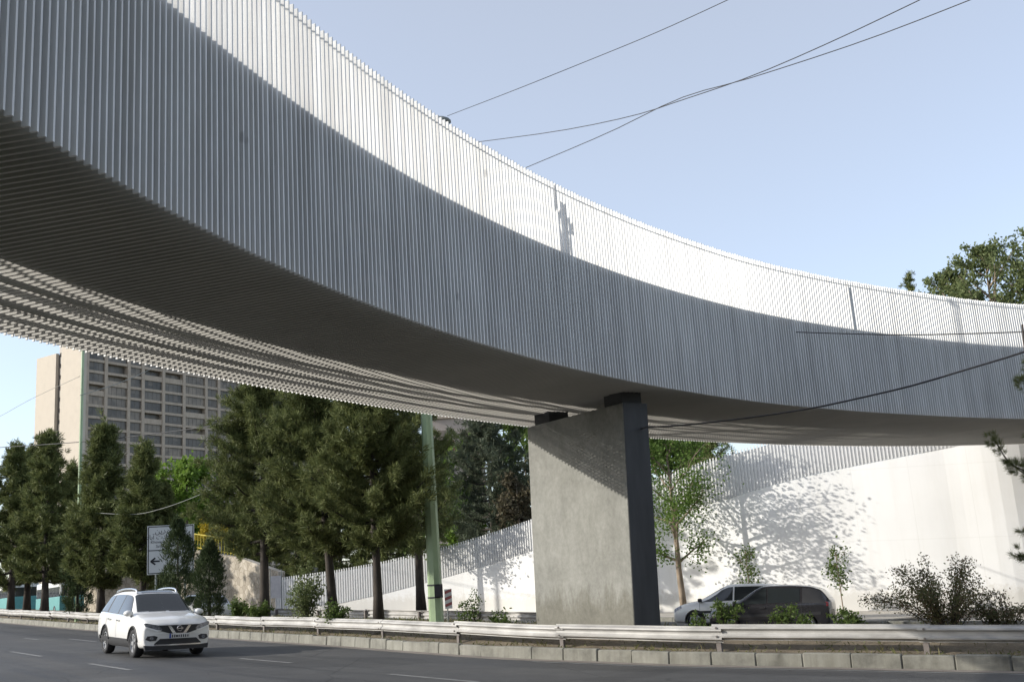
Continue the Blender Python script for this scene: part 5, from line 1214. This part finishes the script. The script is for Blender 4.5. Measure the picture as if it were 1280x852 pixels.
# ------------------------------------------------------------------ person on the bridge (seen as a shadow on the slats)
def person():
    i = near_index(683, 9.0); base = np.r_[NC[i] + NN[i] * .95, ZD]
    base = base + np.r_[SUN_TO * .35, 0]
    r = thing('person', 'person standing on the bridge deck behind the slats with one arm raised', 'person', base, math.atan2(NN[i][1], NN[i][0]) - math.pi / 2)
    J = {'pelvis': (0, 0, .95, .15, .11), 'belly': (0, 0, 1.10, .14, .10), 'chest': (0, 0, 1.32, .16, .11), 'neck': (0, 0, 1.50, .055, .055), 'head': (0, -.01, 1.60, .085, .095), 'crown': (0, 0, 1.70, .08, .09),
         'shL': (.19, 0, 1.42, .06, .06), 'elL': (.33, .02, 1.18, .045, .045), 'haL': (.17, -.08, 1.03, .035, .035), 'shR': (-.19, 0, 1.42, .06, .06), 'elR': (-.27, -.06, 1.66, .045, .045), 'haR': (-.24, -.10, 1.92, .035, .035), 'fiR': (-.235, -.10, 2.03, .02, .03), 'fiL': (.13, -.10, .97, .02, .03),
         'hipL': (.10, 0, .90, .09, .09), 'knL': (.11, -.02, .50, .06, .06), 'anL': (.11, 0, .08, .045, .045), 'toL': (.12, -.16, .04, .035, .03), 'hipR': (-.10, 0, .90, .09, .09), 'knR': (-.11, -.02, .50, .06, .06), 'anR': (-.11, 0, .08, .045, .045), 'toR': (-.12, -.16, .04, .035, .03)}
    E_ = [('pelvis', 'belly'), ('belly', 'chest'), ('chest', 'neck'), ('neck', 'head'), ('head', 'crown'), ('chest', 'shL'), ('shL', 'elL'), ('elL', 'haL'), ('haL', 'fiL'), ('chest', 'shR'), ('shR', 'elR'), ('elR', 'haR'), ('haR', 'fiR'),
          ('pelvis', 'hipL'), ('hipL', 'knL'), ('knL', 'anL'), ('anL', 'toL'), ('pelvis', 'hipR'), ('hipR', 'knR'), ('knR', 'anR'), ('anR', 'toR')]
    ks = list(J); me = bpy.data.meshes.new('person_body'); me.from_pydata([J[k][:3] for k in ks], [(ks.index(a), ks.index(b_)) for a, b_ in E_], [])
    o = bpy.data.objects.new('tmp', me); COL.objects.link(o); sk = o.modifiers.new('s', 'SKIN'); su = o.modifiers.new('u', 'SUBSURF'); su.levels = 2; su.render_levels = 2
    for v, k in zip(me.skin_vertices[0].data, ks): v.radius = J[k][3:]; v.use_root = (k == 'pelvis')
    dg = bpy.context.evaluated_depsgraph_get(); dg.update(); m2 = bpy.data.meshes.new_from_object(o.evaluated_get(dg)); bpy.data.objects.remove(o)
    m2.name = 'body'; m2.materials.clear(); m2.materials.append(M['cloth']); m2.materials.append(M['skin'])
    for p in m2.polygons:
        c = p.center; p.use_smooth = True
        p.material_index = 1 if (c.z > 1.5 and abs(c.x) < .12) or c.z > 1.88 or (c.x > .1 and .9 < c.z < 1.06 and c.y < -.06) else 0
    link('body', m2, r)
    mb = MB(); V = []
    for a in range(7):
        th = a / 6 * 1.65
        for k in range(12): V.append((.098 * math.sin(th) * math.cos(k * .5236), .108 * math.sin(th) * math.sin(k * .5236) + .015, 1.64 + .115 * math.cos(th)))
    mb.add(V, [(a * 12 + k, a * 12 + (k + 1) % 12, (a + 1) * 12 + (k + 1) % 12, (a + 1) * 12 + k) for a in range(6) for k in range(12)]); mb.obj('hair', M['hair'], r, True)
person()
